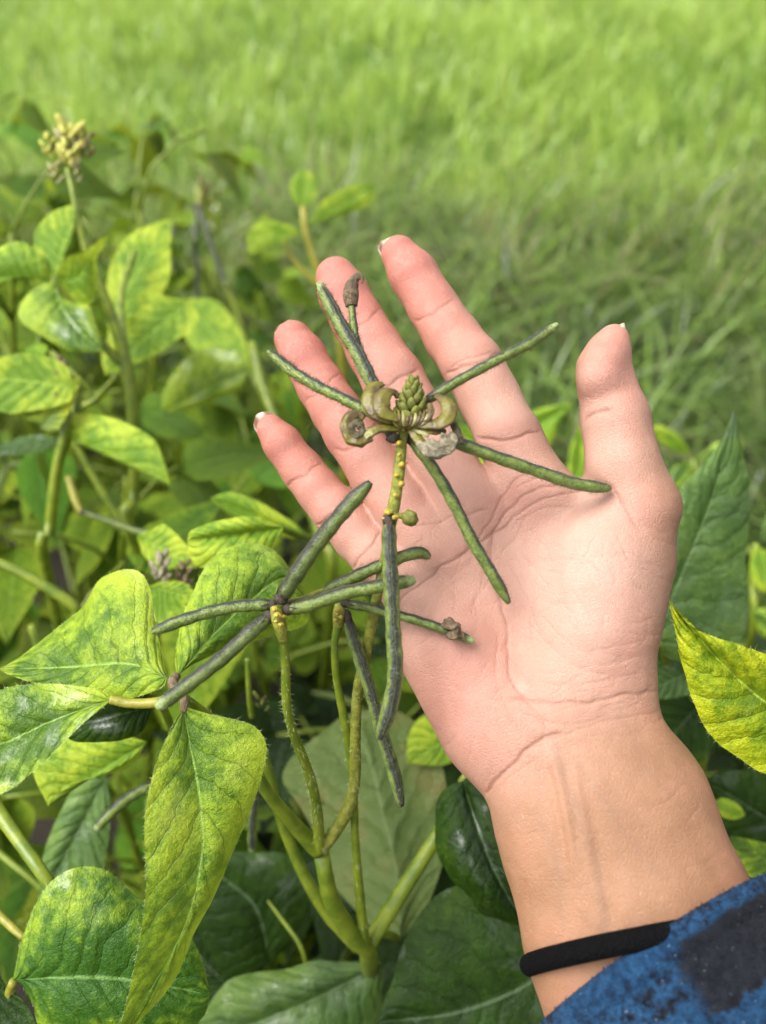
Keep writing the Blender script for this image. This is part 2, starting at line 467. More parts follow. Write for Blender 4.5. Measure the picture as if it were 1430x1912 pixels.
G1 = grass_mat('lawn_grass', (0.16, 0.28, 0.035), (0.40, 0.54, 0.10), (0.36, 0.31, 0.15), 0.3)
G2 = grass_mat('rough_grass', (0.035, 0.075, 0.010), (0.22, 0.34, 0.055), (0.28, 0.23, 0.12), 0.28)
def tufts(x, y, per, spread):
    """per blades round each tuft centre; they lean outward"""
    n = len(x); r = np.abs(rng.normal(0, 1, (n, per))) * spread[:, None]; a = rng.uniform(0, 2 * np.pi, (n, per))
    return (x[:, None] + np.cos(a) * r).ravel(), (y[:, None] + np.sin(a) * r).ravel(), np.repeat(np.arange(n), per)

def build_grass():
    cx, cy = field(7600, 1.75, 9.0, 1.2, 0.45)
    nz = vnoise(cx, cy, 1.1); n2 = vnoise(cx, cy, 4.0, 3.0)
    ct = np.clip(0.5 + 1.0 * nz + 0.8 * n2 + rng.normal(0, 0.3, len(cx)) + 0.13 * (cy - 2.6), -0.2, 1.2)
    ch = rng.uniform(0.07, 0.25, len(cx)) * (1 + 0.5 * nz)
    x, y, k = tufts(cx, cy, 9, rng.uniform(0.015, 0.05, len(cx)))
    tint = np.clip(ct[k] + rng.normal(0, 0.32, len(x)), 0, 1)
    band = np.exp(-((y - 2.15) / 0.55) ** 2)
    dry = np.where(rng.uniform(0, 1, len(x)) < 0.05 + 0.26 * band, rng.uniform(0.3, 0.95, len(x)), 0)
    blades('grass', x, y, ch[k] * rng.uniform(0.6, 1.2, len(x)), rng.uniform(0.005, 0.013, len(x)), rng.uniform(0.1, 0.9, len(x)), G1, tint, dry, 3, 1.0, 'bright green grass of the open field')
    cx, cy = field(2100, 0.75, 2.4, 1.3, 0.35)
    keep = (cx > -0.1 + 0.25 * np.sin(cy * 3)) | (cy > 1.25); cx, cy = cx[keep], cy[keep]
    nz = vnoise(cx, cy, 3.0, 7.0)
    ct = np.clip(0.30 + 1.2 * nz + rng.normal(0, 0.45, len(cx)) + 0.3 * (cy - 1.2), -0.1, 1.2)
    ch = rng.uniform(0.10, 0.34, len(cx)) * (1 + 0.5 * nz)
    x, y, k = tufts(cx, cy, 7, rng.uniform(0.01, 0.04, len(cx)))
    tint = np.clip(ct[k] + rng.normal(0, 0.28, len(x)), 0, 1)
    dry = np.where(rng.uniform(0, 1, len(x)) < 0.08 + 0.14 * (y > 1.6), rng.uniform(0.3, 1.0, len(x)), 0)
    blades('rough_grass', x, y, ch[k] * rng.uniform(0.6, 1.2, len(x)), rng.uniform(0.004, 0.012, len(x)), rng.uniform(0.4, 1.7, len(x)), G2, tint, dry, 4, 1.0, 'rough darker grass along the edge of the bean row')
build_grass()
DEBUG = False
# ------------------------------------------------------------------ hand and forearm: one continuous surface
def surface_nets(vol, org, h):
    ins = vol < 0
    nx, ny, nz = vol.shape
    cnt = np.zeros((nx - 1, ny - 1, nz - 1), np.uint8)
    corners = [(a, b, c) for a in (0, 1) for b in (0, 1) for c in (0, 1)]
    for a, b, c in corners: cnt += ins[a:nx - 1 + a, b:ny - 1 + b, c:nz - 1 + c]
    cells = np.argwhere((cnt > 0) & (cnt < 8))
    ids = np.full(cnt.shape, -1, np.int32); ids[tuple(cells.T)] = np.arange(len(cells))
    val = np.stack([vol[cells[:, 0] + a, cells[:, 1] + b, cells[:, 2] + c] for a, b, c in corners], 1)
    co = np.array(corners, float)
    acc = np.zeros((len(cells), 3)); num = np.zeros(len(cells))
    for i in range(8):
        for j in range(i + 1, 8):
            if np.abs(co[i] - co[j]).sum() != 1: continue
            m = (val[:, i] < 0) != (val[:, j] < 0)
            t = val[m, i] / (val[m, i] - val[m, j])
            acc[m] += co[i] + t[:, None] * (co[j] - co[i]); num[m] += 1
    V = (cells + acc / num[:, None]) * h + org
    F = []
    for ax in range(3):
        o1, o2 = [(1, 2), (2, 0), (0, 1)][ax]
        sl0 = [slice(None)] * 3; sl1 = [slice(None)] * 3
        sl0[ax] = slice(0, -1); sl1[ax] = slice(1, None)
        for o in (o1, o2): sl0[o] = slice(1, -1); sl1[o] = slice(1, -1)
        A, B = ins[tuple(sl0)], ins[tuple(sl1)]
        for flip, msk in ((False, A & ~B), (True, ~A & B)):
            e = np.argwhere(msk); e[:, o1] += 1; e[:, o2] += 1
            d1 = np.zeros(3, int); d1[o1] = 1; d2 = np.zeros(3, int); d2[o2] = 1
            q = np.stack([ids[tuple((e - d1 - d2).T)], ids[tuple((e - d2).T)], ids[tuple(e.T)], ids[tuple((e - d1).T)]], 1)
            F.append(q[:, ::-1] if flip else q)
    return V, np.vstack(F)

def smin(a, b, k):
    h = np.clip(0.5 + 0.5 * (b - a) / k, 0, 1)
    return b * (1 - h) + a * h - k * h * (1 - h)

def mm(px, py, d):
    return np.array([(px - 715) / FPX * d, (956 - py) / FPX * d, d])

HS = 0.9
H_LO, H_HI = np.array([-52., -215., 190.]), np.array([128., 102., 300.])
HN = ((H_HI - H_LO) / HS).astype(int)

class Field:
    def __init__(s): s.d = np.full(HN, 60.0, np.float32)
    def put(s, d, sl, k):
        cur = s.d[sl]
        s.d[sl] = smin(cur, d, k) if k else np.minimum(cur, d)
    def cone(s, a, b, k=2.0, zs=1.0, tilt=None):
        """tapered capsule between (px, py, mm, radius px) ends"""
        A, B = mm(*a[:3]), mm(*b[:3]); ra, rb = a[3] * a[2] / FPX, b[3] * b[2] / FPX
        pad = max(ra, rb) + 14
        lo = np.maximum(((np.minimum(A, B) - pad - H_LO) / HS).astype(int), 0)
        hi = np.minimum(((np.maximum(A, B) + pad - H_LO) / HS).astype(int) + 1, HN)
        sl = tuple(slice(l, h) for l, h in zip(lo, hi))
        g = [(np.arange(l, h) * HS + o).astype(np.float32) for l, h, o in zip(lo, hi, H_LO)]
        x, y, z = g[0][:, None, None] - A[0], g[1][None, :, None] - A[1], g[2][None, None, :] - A[2]
        D = B - A
        W = np.array([1, 1, 1 / zs])
        Dw = D * W
        L2 = (Dw ** 2).sum() + 1e-9
        t = np.clip((x * Dw[0] + y * Dw[1] + z * W[2] * Dw[2]) / L2, 0, 1)
        dd = np.sqrt((x - t * D[0]) ** 2 + (y - t * D[1]) ** 2 + ((z - t * D[2]) * W[2]) ** 2) - (ra + t * (rb - ra))
        if zs < 1: dd = dd * (zs * 0.5 + 0.5)
        s.put(dd.astype(np.float32), sl, k)
    def chain(s, L, k=2.0, zs=1.0):
        for a, b in zip(L[:-1], L[1:]): s.cone(a, b, k, zs)

FINGERS = {
 'index': [(1005, 930, 252, 64), (950, 815, 256, 60), (915, 745, 262, 56), (880, 678, 267, 56.5), (845, 630, 272, 51.5), (808, 573, 277, 47.5), (770, 512, 280, 45), (745, 474, 281, 34)],
 'middle': [(880, 960, 253, 64), (830, 870, 258, 59), (785, 795, 264, 57), (735, 712, 270, 57), (700, 655, 275, 52), (667, 598, 279, 49), (641, 548, 281, 47), (627, 518, 282, 39)],
 'ring': [(820, 1030, 253, 62), (750, 945, 258, 55), (700, 875, 264, 52), (655, 808, 268, 50), (628, 768, 272, 46), (600, 722, 275, 44), (567, 665, 277, 42), (548, 634, 278, 35)],
 'little': [(790, 1110, 252, 56), (705, 1040, 257, 49), (668, 1002, 261, 47), (628, 955, 264, 46), (598, 920, 267, 42), (566, 880, 269, 40), (527, 828, 270, 36), (506, 801, 270, 28)],
 'thumb': [(1165, 1010, 246, 86), (1190, 948, 243, 78), (1163, 868, 243, 67), (1148, 778, 244, 62), (1133, 725, 245, 54), (1127, 690, 245, 49), (1137, 658, 245, 40), (1147, 633, 245, 28)],
}
def build_hand_field():
    palm = Field()
    palm.cone((1000, 930, 252, 66), (1042, 1250, 246, 76), 0, 0.8)
    palm.cone((885, 965, 254, 66), (1010, 1300, 247, 76), 9, 0.8)
    palm.cone((822, 1040, 254, 64), (965, 1330, 246, 74), 9, 0.8)
    palm.cone((782, 1125, 253, 60), (900, 1330, 245, 70), 9, 0.8)
    palm.cone((815, 1195, 249, 76), (903, 1362, 243, 76), 8, 0.85)          # little-finger side of the palm
    palm.cone((1000, 935, 251, 44), (1150, 965, 247, 52), 6, 0.75)           # web of the thumb
    palm.cone((1147, 1050, 244, 110), (1118, 1225, 241, 102), 8, 0.85)       # ball of the thumb
    palm.cone((1085, 1140, 248, 84), (1085, 1270, 244, 106), 8, 0.75)
    palm.cone((1120, 1040, 238, 60), (1105, 1180, 235, 66), 10, 0.8)           # fleshy top of the thumb ball
    palm.cone((845, 1210, 242, 50), (915, 1330, 238, 55), 10, 0.8)
    palm.cone((1062, 1405, 239, 175), (1128, 1533, 233, 199), 10, 0.64)      # wrist
    palm.cone((1128, 1533, 233, 199), (1200, 1745, 225, 217), 3, 0.66)
    palm.cone((1200, 1745, 225, 217), (1330, 2080, 213, 262), 3, 0.7)
    palm.cone((1330, 2080, 213, 262), (1420, 2300, 206, 290), 3, 0.75)
    fing = Field()
    for nm, ch in FINGERS.items():
        one = Field(); one.chain(ch, 1.6)
        if nm != 'thumb':                                                     # soft pads between the creases
            for i, (dx, sc) in {2: (0, 0.80), 4: (0, 0.78), 6: (0, 0.74)}.items():
                a, b = ch[i], ch[i + 1]
                f = 0.35 if i != 6 else 0.1
                p = [a[j] * (1 - f) + b[j] * f for j in range(4)]
                one.cone((p[0], p[1], p[2] - p[3] * p[2] / FPX * 0.32, p[3] * sc), (p[0] + 1, p[1] + 1, p[2] - p[3] * p[2] / FPX * 0.32, p[3] * sc), 2.5)
        else:
            one.cone((1118, 705, 240, 40), (1124, 680, 240, 36), 3)
        fing.d = smin(fing.d, one.d, 1.2)
    return smin(palm.d, fing.d, 5.0)

# crease polylines: (points, half width px, depth mm, colour weight)
CREASES = [
 ([(770, 599), (790, 592), (812, 582), (846, 558)], 2.6, 0.32, .9), ([(828, 700), (855, 690), (885, 680), (938, 655)], 2.8, 0.4, 1), ([(838, 688), (880, 669), (925, 655)], 2, 0.18, .5),
 ([(888, 815), (920, 822), (955, 819), (1004, 803)], 3, 0.45, 1), ([(640, 614), (668, 603), (690, 592), (709, 578)], 2.5, 0.3, .8), ([(690, 737), (725, 716), (750, 703), (782, 688)], 2.8, 0.36, .9),
 ([(567, 750), (595, 733), (615, 714), (635, 698)], 2.4, 0.26, .7), ([(625, 842), (660, 835), (690, 812), (706, 790)], 2.6, 0.34, .8), ([(532, 908), (556, 893), (578, 880), (596, 863)], 2.4, 0.3, .9),
 ([(588, 985), (612, 968), (642, 953), (662, 930)], 2.5, 0.34, .9), ([(652, 1062), (676, 1040), (700, 1010), (716, 985)], 2.5, 0.3, .8),
 ([(1086, 786), (1096, 778), (1115, 770), (1142, 762)], 3, 0.4, 1), ([(1090, 740), (1108, 742)], 2, 0.15, .4), ([(1100, 888), (1112, 897), (1132, 903), (1150, 920), (1190, 985)], 2.6, 0.32, .7),
 # palm lines
 ([(1128, 918), (1090, 908), (1040, 905), (1000, 915), (960, 940), (930, 975), (917, 1030), (921, 1080), (938, 1140), (950, 1195), (948, 1240), (958, 1275), (985, 1312)], 2.2, 0.34, .8),
 ([(1098, 915), (1030, 928), (985, 945), (940, 985), (890, 1020), (850, 1045), (800, 1078), (744, 1120)], 2.2, 0.3, .75),
 ([(985, 885), (955, 905), (925, 950), (900, 1000), (850, 1050)], 2.0, 0.22, .6), ([(1045, 885), (1000, 893), (965, 910)], 1.8, 0.2, .5),
 ([(860, 930), (872, 960), (880, 1010), (878, 1060)], 2, 0.16, .35), ([(780, 985), (820, 975), (860, 962), (910, 950)], 2.0, 0.22, .5),
 ([(915, 1010), (900, 1080), (880, 1150)], 1.8, 0.15, .35), ([(950, 1050), (985, 1120), (1010, 1190)], 1.8, 0.12, .3), ([(985, 960), (960, 1000), (935, 1040)], 1.8, 0.18, .4),
 ([(955, 985), (1000, 955), (1080, 945)], 1.8, 0.15, .35), ([(1150, 990), (1170, 1040), (1190, 1060)], 1.8, 0.12, .25), ([(1140, 1010), (1165, 1060)], 1.5, 0.1, .2),
 ([(985, 1160), (1020, 1200), (1070, 1240), (1130, 1262)], 1.6, 0.1, .2), ([(1010, 1150), (1060, 1200), (1120, 1230)], 1.6, 0.1, .2), ([(930, 1180), (925, 1250), (935, 1300), (970, 1370)], 1.7, 0.13, .3),
 # wrist
 ([(903, 1484), (925, 1455), (955, 1428), (985, 1400), (1020, 1376), (1055, 1370)], 3.2, 0.5, .9), ([(948, 1302), (990, 1308), (1040, 1313), (1090, 1312), (1140, 1305), (1190, 1296), (1222, 1288)], 2.5, 0.32, .6),
 ([(970, 1330), (1020, 1345), (1070, 1350), (1130, 1340)], 2.2, 0.15, .4), ([(930, 1475), (960, 1445), (1000, 1415)], 2, 0.2, .4), ([(1055, 1370), (1110, 1352), (1170, 1340), (1230, 1330)], 2.2, 0.16, .3),
 ([(960, 1280), (1000, 1330), (1030, 1375)], 2, .15, .4), ([(1000, 1268), (1060, 1280), (1130, 1270), (1200, 1255)], 1.8, .12, .3), ([(1080, 1245), (1140, 1240), (1205, 1225)], 1.6, .1, .2), ([(1100, 1215), (1160, 1205), (1215, 1195)], 1.6, .1, .2),
]
TENDONS = [ # soft valleys (+) and ridges (-)
 ([(1008, 1388), (1022, 1440), (1036, 1490), (1048, 1560), (1055, 1640)], 15, 0.75), ([(1040, 1385), (1062, 1470), (1076, 1545), (1085, 1600)], 14, 0.45),
 ([(1078, 1430), (1100, 1520), (1118, 1600), (1138, 1690), (1146, 1760)], 16, 0.8), ([(1025, 1390), (1045, 1470), (1063, 1560), (1072, 1640)], 11, -0.8), ([(1062, 1400), (1090, 1520), (1110, 1620)], 12, -0.5),
]
def poly_dist(x, y, P):
    P = np.asarray(P, float); d = np.full(len(x), 1e9)
    for a, b in zip(P[:-1], P[1:]):
        e = b - a; t = np.clip(((x - a[0]) * e[0] + (y - a[1]) * e[1]) / (e @ e), 0, 1)
        d = np.minimum(d, np.hypot(x - a[0] - t * e[0], y - a[1] - t * e[1]))
    return d

def skin_mat():
    m, nt, out = new_mat('skin'); t = NT(nt)
    P = t.n('TexCoord').outputs['Object']
    tan, pink, cr, pale = t.attr('tan'), t.attr('pink'), t.attr('crease'), t.attr('pale')
    n1 = t.noise(P, 60, 4, 0.6); n2 = t.noise(P, 260, 4, 0.65); n3 = t.noise(P, 22, 3, 0.5)
    palm = t.mix(t.ramp(n1, 0.35, 0.68), (0.372, 0.205, 0.146), (0.412, 0.244, 0.182))
    arm = t.mix(t.ramp(n1, 0.35, 0.68), (0.236, 0.118, 0.060), (0.282, 0.146, 0.078))
    col = t.mix(tan, palm, arm)
    col = t.mix(t.math('MULTIPLY', pink, 0.95), col, (0.365, 0.122, 0.090))
    col = t.mix(t.math('MULTIPLY', pale, 0.75), col, (0.455, 0.300, 0.240))
    col = t.mix(t.math('MULTIPLY', t.ramp(t.math('ADD', t.math('MULTIPLY', n3, 0.5), t.math('MULTIPLY', n1, 0.5)), 0.46, 0.66), 0.42), col, (0.372, 0.152, 0.101))
    col = t.mix(t.math('MULTIPLY', t.ramp(n2, 0.48, 0.72), t.math('MULTIPLY_ADD', tan, -0.28, 0.36)), col, (0.425, 0.240, 0.178))
    col = t.mix(t.math('MULTIPLY', t.ramp(t.noise(P, 700, 3), 0.66, 0.8), 0.25), col, (0.389, 0.169, 0.110))
    col = t.mix(t.math('MULTIPLY', cr, 0.55), col, (0.225, 0.084, 0.055))
    col = t.mix(t.math('MULTIPLY', t.attr('vein'), 0.30), col, (0.150, 0.100, 0.072))
    # fine skin pattern: small cells plus stretched wrinkles
    c1 = t.voro(P, 900, 'DISTANCE_TO_EDGE'); c2 = t.voro(P, 1700, 'DISTANCE_TO_EDGE')
    mp = t.n('Mapping'); nt.links.new(P, mp.inputs[0]); mp.inputs['Rotation'].default_value = (0.5, 0.3, 0.9); mp.inputs['Scale'].default_value = (1, 3.2, 1)
    wr = t.noise(mp.outputs[0], 210, 5, 0.7, 0.6)
    h = t.math('ADD', t.math('MULTIPLY', t.ramp(c1, 0, 0.12), 0.55), t.math('MULTIPLY', t.ramp(c2, 0, 0.15), 0.35))
    h = t.math('ADD', h, t.math('MULTIPLY', wr, 1.1)); h = t.math('ADD', h, t.math('MULTIPLY', n2, 0.8))
    nrm = t.bump(h, 0.45, 0.00045)
    p = principled(t, col, t.math('MULTIPLY_ADD', n2, 0.2, 0.38), nrm, 0.42)
    p.inputs['Subsurface Weight'].default_value = 0.28
    p.inputs['Subsurface Radius'].default_value = (1.0, 0.32, 0.18)
    p.inputs['Subsurface Scale'].default_value = 0.0022
    nt.links.new(p.outputs[0], out.inputs[0])
    return m

def cam_to_world(V):
    V = np.asarray(V) / 1000.0
    return EYE + V[:, :1] * RIGHT + V[:, 1:2] * UP + V[:, 2:3] * FWD

def build_hand():
    vol = build_hand_field()
    V, F = surface_nets(vol, H_LO, HS)
    W = cam_to_world(V)
    # outward winding
    a, b, c = W[F[:, 0]], W[F[:, 1]], W[F[:, 2]]
    if np.einsum('ij,ij->i', a - W.mean(0), np.cross(b - a, c - a)).sum() < 0: F = F[:, ::-1]
    tmp = mk('hand_form', W, F, [])
    sm = tmp.modifiers.new('smooth', 'SMOOTH'); sm.factor = 0.5; sm.iterations = 3
    ss = tmp.modifiers.new('fine', 'SUBSURF'); ss.levels = 1; ss.render_levels = 1
    dg = bpy.context.evaluated_depsgraph_get()
    me = bpy.data.meshes.new_from_object(tmp.evaluated_get(dg), depsgraph=dg)
    bpy.data.objects.remove(tmp)
    n = len(me.vertices)
    co = np.empty(n * 3, np.float32); me.vertices.foreach_get('co', co); co = co.reshape(-1, 3).astype(float)
    nr = np.empty(n * 3, np.float32); me.vertex_normals.foreach_get('vector', nr); nr = nr.reshape(-1, 3).astype(float)
    q = co - EYE; d = q @ FWD
    px = 715 + (q @ RIGHT) / d * FPX; py = 956 - (q @ UP) / d * FPX
    front = np.clip(-(nr @ FWD) * 2.2 - 0.1, 0, 1)
    cr = np.zeros(n); dz = np.zeros(n)
    wob = np.array([noise.noise(Vector(p * 230)) for p in co]) 
    r4 = random.Random(8); fine = []
    for _ in range(150):                                   # fine lines of the palm, ball of the thumb and wrist
        zone = r4.random()
        if zone < 0.40: x0, y0, a0 = r4.uniform(960, 1225), r4.uniform(960, 1290), r4.choice((0.25, 0.5, 0.8, 2.4))
        elif zone < 0.7: x0, y0, a0 = r4.uniform(750, 1000), r4.uniform(950, 1400), r4.choice((0.9, 1.3, 1.9, 2.5))
        elif zone < 0.88: x0, y0, a0 = r4.uniform(930, 1250), r4.uniform(1290, 1400), r4.uniform(-0.35, 0.1)
        else: x0, y0, a0 = r4.uniform(930, 1300), r4.uniform(1400, 1650), r4.uniform(-0.5, 0.0)
        a0 += r4.gauss(0, .18); l0 = r4.uniform(25, 85); bend = r4.gauss(0, .25)
        fine.append(([(x0, y0), (x0 + l0 * .5 * math.cos(a0), y0 + l0 * .5 * math.sin(a0)), (x0 + l0 * math.cos(a0 + bend), y0 + l0 * math.sin(a0 + bend))], r4.uniform(1.2, 1.9), r4.uniform(0.05, 0.13), r4.uniform(0.1, 0.3)))
    for P, w, dep, cw in CREASES + fine:
        S = spline(np.array(P, float), 4 * len(P))
        bx = (px > S[:, 0].min() - 30) & (px < S[:, 0].max() + 30) & (py > S[:, 1].min() - 30) & (py < S[:, 1].max() + 30) & (front > 0)
        if not bx.any(): continue
        dd = poly_dist(px[bx] + wob[bx] * 5, py[bx] + wob[bx] * 4, S)
        g = np.exp(-(dd / w) ** 2); soft = np.exp(-(dd / (w * 4)) ** 2)
        # fade towards both ends
        e0 = np.hypot(px[bx] - S[0, 0], py[bx] - S[0, 1]); e1 = np.hypot(px[bx] - S[-1, 0], py[bx] - S[-1, 1])
        fade = np.clip(np.minimum(e0, e1) / 14 + 0.3, 0, 1)
        dz[bx] -= (1.15 * dep * g + 0.42 * dep * soft) * fade * front[bx]
        cr[bx] = np.maximum(cr[bx], cw * g * fade * front[bx])
    for P, w, dep in TENDONS:
        S = spline(np.array(P, float), 4 * len(P))
        dd = poly_dist(px, py, S)
        e1 = np.minimum(np.hypot(px - S[0, 0], py - S[0, 1]), np.hypot(px - S[-1, 0], py - S[-1, 1]))
        dz -= dep * np.exp(-(dd / w) ** 2) * np.clip(e1 / 60, 0, 1) * front
    big = np.array([noise.noise(Vector(p * 55)) for p in co])
    dz += big * 0.45 + np.array([noise.noise(Vector(p * 170)) for p in co]) * 0.10 + wob * 0.05
    co += nr * (dz / 1000)[:, None]
    me.vertices.foreach_set('co', co.astype(np.float32).ravel())
    # skin zones
    ax = np.array([0.38, 0.925]); s = (px - 1062) * ax[0] + (py - 1400) * ax[1]
    tan = 1 / (1 + np.exp(-(s + 10 + 0.25 * (px - 1062)) / 42))
    back = np.clip((nr @ FWD) * 2 + 0.4, 0, 1)
    thumb_side = np.clip((px - 1170) / 90, 0, 1) * np.clip((py - 700) / 150, 0, 1)
    tan = np.clip(np.maximum(np.maximum(tan, back), thumb_side * 0.75), 0, 1)
    pink = np.zeros(n)
    for nm, ch in FINGERS.items():
        t = ch[-1]; l = 230 if nm != 'thumb' else 140
        dd = np.hypot(px - t[0], py - t[1]); pink = np.maximum(pink, np.exp(-(dd / l) ** 2) * (1.0 if nm != 'thumb' else 0.55))
        for j in (1, 3): 
            dd = np.hypot(px - ch[j][0], py - ch[j][1]); pink = np.maximum(pink, 0.3 * np.exp(-(dd / 60) ** 2))
    pink = np.maximum(pink, 0.5 * np.exp(-(((px - 860) / 130) ** 2 + ((py - 1290) / 150) ** 2)))
    pink = np.maximum(pink, 0.45 * np.exp(-(((px - 960) / 90) ** 2 + ((py - 930) / 60) ** 2)))
    pale = 0.8 * np.exp(-(((px - 1080) / 120) ** 2 + ((py - 1090) / 120) ** 2)) + np.exp(-(((px - 973) / 13) ** 2 + ((py - 1282) / 10) ** 2))
    vein = np.zeros(n)
    for P, w, a_ in (([(1035, 1375), (1062, 1470), (1095, 1560), (1120, 1650), (1125, 1740)], 9, .8), ([(1080, 1430), (1130, 1500), (1185, 1580), (1240, 1640)], 8, .45), ([(1000, 1420), (1010, 1520), (1040, 1620), (1048, 1720)], 8, .5),
                     ([(1080, 1010), (1050, 1080), (1060, 1150), (1100, 1210)], 8, .35), ([(1160, 1330), (1200, 1420), (1265, 1500)], 8, .35), ([(880, 1180), (905, 1240), (930, 1330)], 8, .25)):
        S = spline(np.array(P, float), 30); dd = poly_dist(px + wob * 10, py + wob * 10, S); vein = np.maximum(vein, a_ * np.exp(-(dd / w) ** 2) * front)
    for k, a in (('vein', vein), ('tan', tan), ('pink', pink), ('crease', cr), ('pale', np.clip(pale, 0, 1))):
        A = me.attributes.new(k, 'FLOAT', 'POINT'); A.data.foreach_set('value', a.astype(np.float32))
    me.materials.clear(); me.materials.append(skin_mat())
    me.polygons.foreach_set('use_smooth', np.ones(len(me.polygons), bool)); me.update()
    me.name = 'person'
    o = bpy.data.objects.new('person', me); COL.objects.link(o)
    tag(o, 'open hand with bare wrist behind the dark pods, palm up, blue plaid sleeve', 'person')
    return o
PERSON = build_hand()

def nail_mat():
    m, nt, out = new_mat('fingernail'); t = NT(nt)
    tc = t.n('TexCoord'); sep = t.n('SeparateXYZ'); nt.links.new(tc.outputs['UV'], sep.inputs[0])
    col = t.mix(t.ramp(sep.outputs[0], 0.66, 0.74), (0.46, 0.27, 0.20), (0.46, 0.37, 0.28))
    p = principled(t, col, 0.3, None, 0.5); p.inputs['Subsurface Weight'].default_value = 0.2; p.inputs['Subsurface Scale'].default_value = 0.002
    nt.links.new(p.outputs[0], out.inputs[0]); return m
NAIL = nail_mat()

def build_nail(tip, prev, back, half_w, out_mm, length=11.0, lift=0.86):
    """curved plate on the back of a fingertip, its free edge past the tip; camera-space mm"""
    T = mm(*tip[:3]); D = T - mm(*prev[:3]); D /= np.linalg.norm(D)
    B = np.asarray(back, float); B = B - D * (B @ D); B /= np.linalg.norm(B)
    S = np.cross(D, B); r = tip[3] * tip[2] / FPX
    V, UV, nu, nv = [], [], 12, 12
    for layer in (0, 1):
        for i in range(nu + 1):
            u = i / nu
            for j in range(nv + 1):
                v = -1 + 2 * j / nv
                w = half_w * (0.92 + 0.08 * math.sin(u * math.pi)) * (1 if u < 0.8 else math.sqrt(max(0.0, 1 - ((u - 0.8) / 0.2) ** 2 * 0.75)))
                along = -length + (length + r + out_mm) * u - (v * v) * 1.3 * max(0, u - .6) / .4
                lift_ = r * (lift - 0.55 * v * v) - 0.9 * u * u * r * 0.18 + (0.0 if layer else 0.45)
                V.append(T + D * along + S * (v * w) + B * lift_); UV.append((u, v * .5 + .5))
    k = nv + 1; N = (nu + 1) * k; F = []
    for i in range(nu):
        for j in range(nv):
            a = i * k + j
            F += [(a, a + 1, a + k + 1, a + k), (N + a, N + a + k, N + a + k + 1, N + a + 1)]
    for i in range(nu):
        for j in (0, nv):
            a = i * k + j; F.append((a, a + k, N + a + k, N + a))
    for j in range(nv):
        for i in (0, nu):
            a = i * k + j; F.append((a, a + 1, N + a + 1, N + a))
    mk('fingernail', cam_to_world(np.array(V)), F, NAIL, PERSON, UV)

build_nail(FINGERS['index'][-1], FINGERS['index'][-3], (-0.5, 0.1, 1), 5.2, 2.8)
build_nail(FINGERS['middle'][-1], FINGERS['middle'][-3], (0, 0, 1), 5.4, 1.8)
build_nail(FINGERS['ring'][-1], FINGERS['ring'][-3], (-0.1, 0, 1), 5.0, 2.4)
build_nail(FINGERS['little'][-1], FINGERS['little'][-3], (-0.35, 0.1, 1), 4.2, 2.5)
build_nail((1141, 640, 245, 30), (1147, 700, 245), (1, 0.1, -0.22), 4.4, 0.5, 8.5, 0.97)

# ------------------------------------------------------------------ sleeve and hair tie
def fleece_mat():
    m, nt, out = new_mat('plaid_fleece'); t = NT(nt)
    tc = t.n('TexCoord'); P = tc.outputs['Object']
    sep = t.n('SeparateXYZ'); nt.links.new(tc.outputs['UV'], sep.inputs[0])
    nz = t.noise(P, 420, 4, 0.7); n2 = t.noise(P, 150, 4, 0.7)
    wob = t.math('ADD', t.math('MULTIPLY_ADD', nz, 0.14, -0.07), t.math('MULTIPLY_ADD', n2, 0.12, -0.06))
    a = t.ramp(t.math('ABSOLUTE', t.math('SUBTRACT', t.math('FRACT', t.math('ADD', sep.outputs[0], wob)), 0.5)), 0.19, 0.30)
    b = t.ramp(t.math('ABSOLUTE', t.math('SUBTRACT', t.math('FRACT', t.math('ADD', sep.outputs[1], wob)), 0.5)), 0.19, 0.30)
    blue = t.mix(t.ramp(nz, 0.3, 0.7), (0.003, 0.019, 0.050), (0.014, 0.056, 0.125))
    dark = t.mix(t.ramp(nz, 0.3, 0.7), (0.004, 0.005, 0.008), (0.013, 0.015, 0.021))
    half = t.mix(t.ramp(t.math('ADD', t.math('MULTIPLY', nz, 0.6), t.math('MULTIPLY', n2, 0.4)), 0.36, 0.52), dark, blue)
    s = t.math('ADD', a, b)
    col = t.mix(t.ramp(s, 0.2, 0.9), blue, half); col = t.mix(t.ramp(s, 1.2, 1.8), col, dark)
    col = t.mix(t.math('MULTIPLY', t.ramp(t.noise(P, 900, 2), 0.70, 0.74), 0.35), col, (0.35, 0.42, 0.5))
    nrm = t.bump(t.math('ADD', t.math('MULTIPLY', nz, 1.2), t.math('ADD', n2, t.noise(P, 1400, 3, 0.7))), 0.9, 0.0012)
    p = principled(t, col, 0.95, nrm, 0.15); p.inputs['Sheen Weight'].default_value = 0.02
    nt.links.new(p.outputs[0], out.inputs[0]); return m

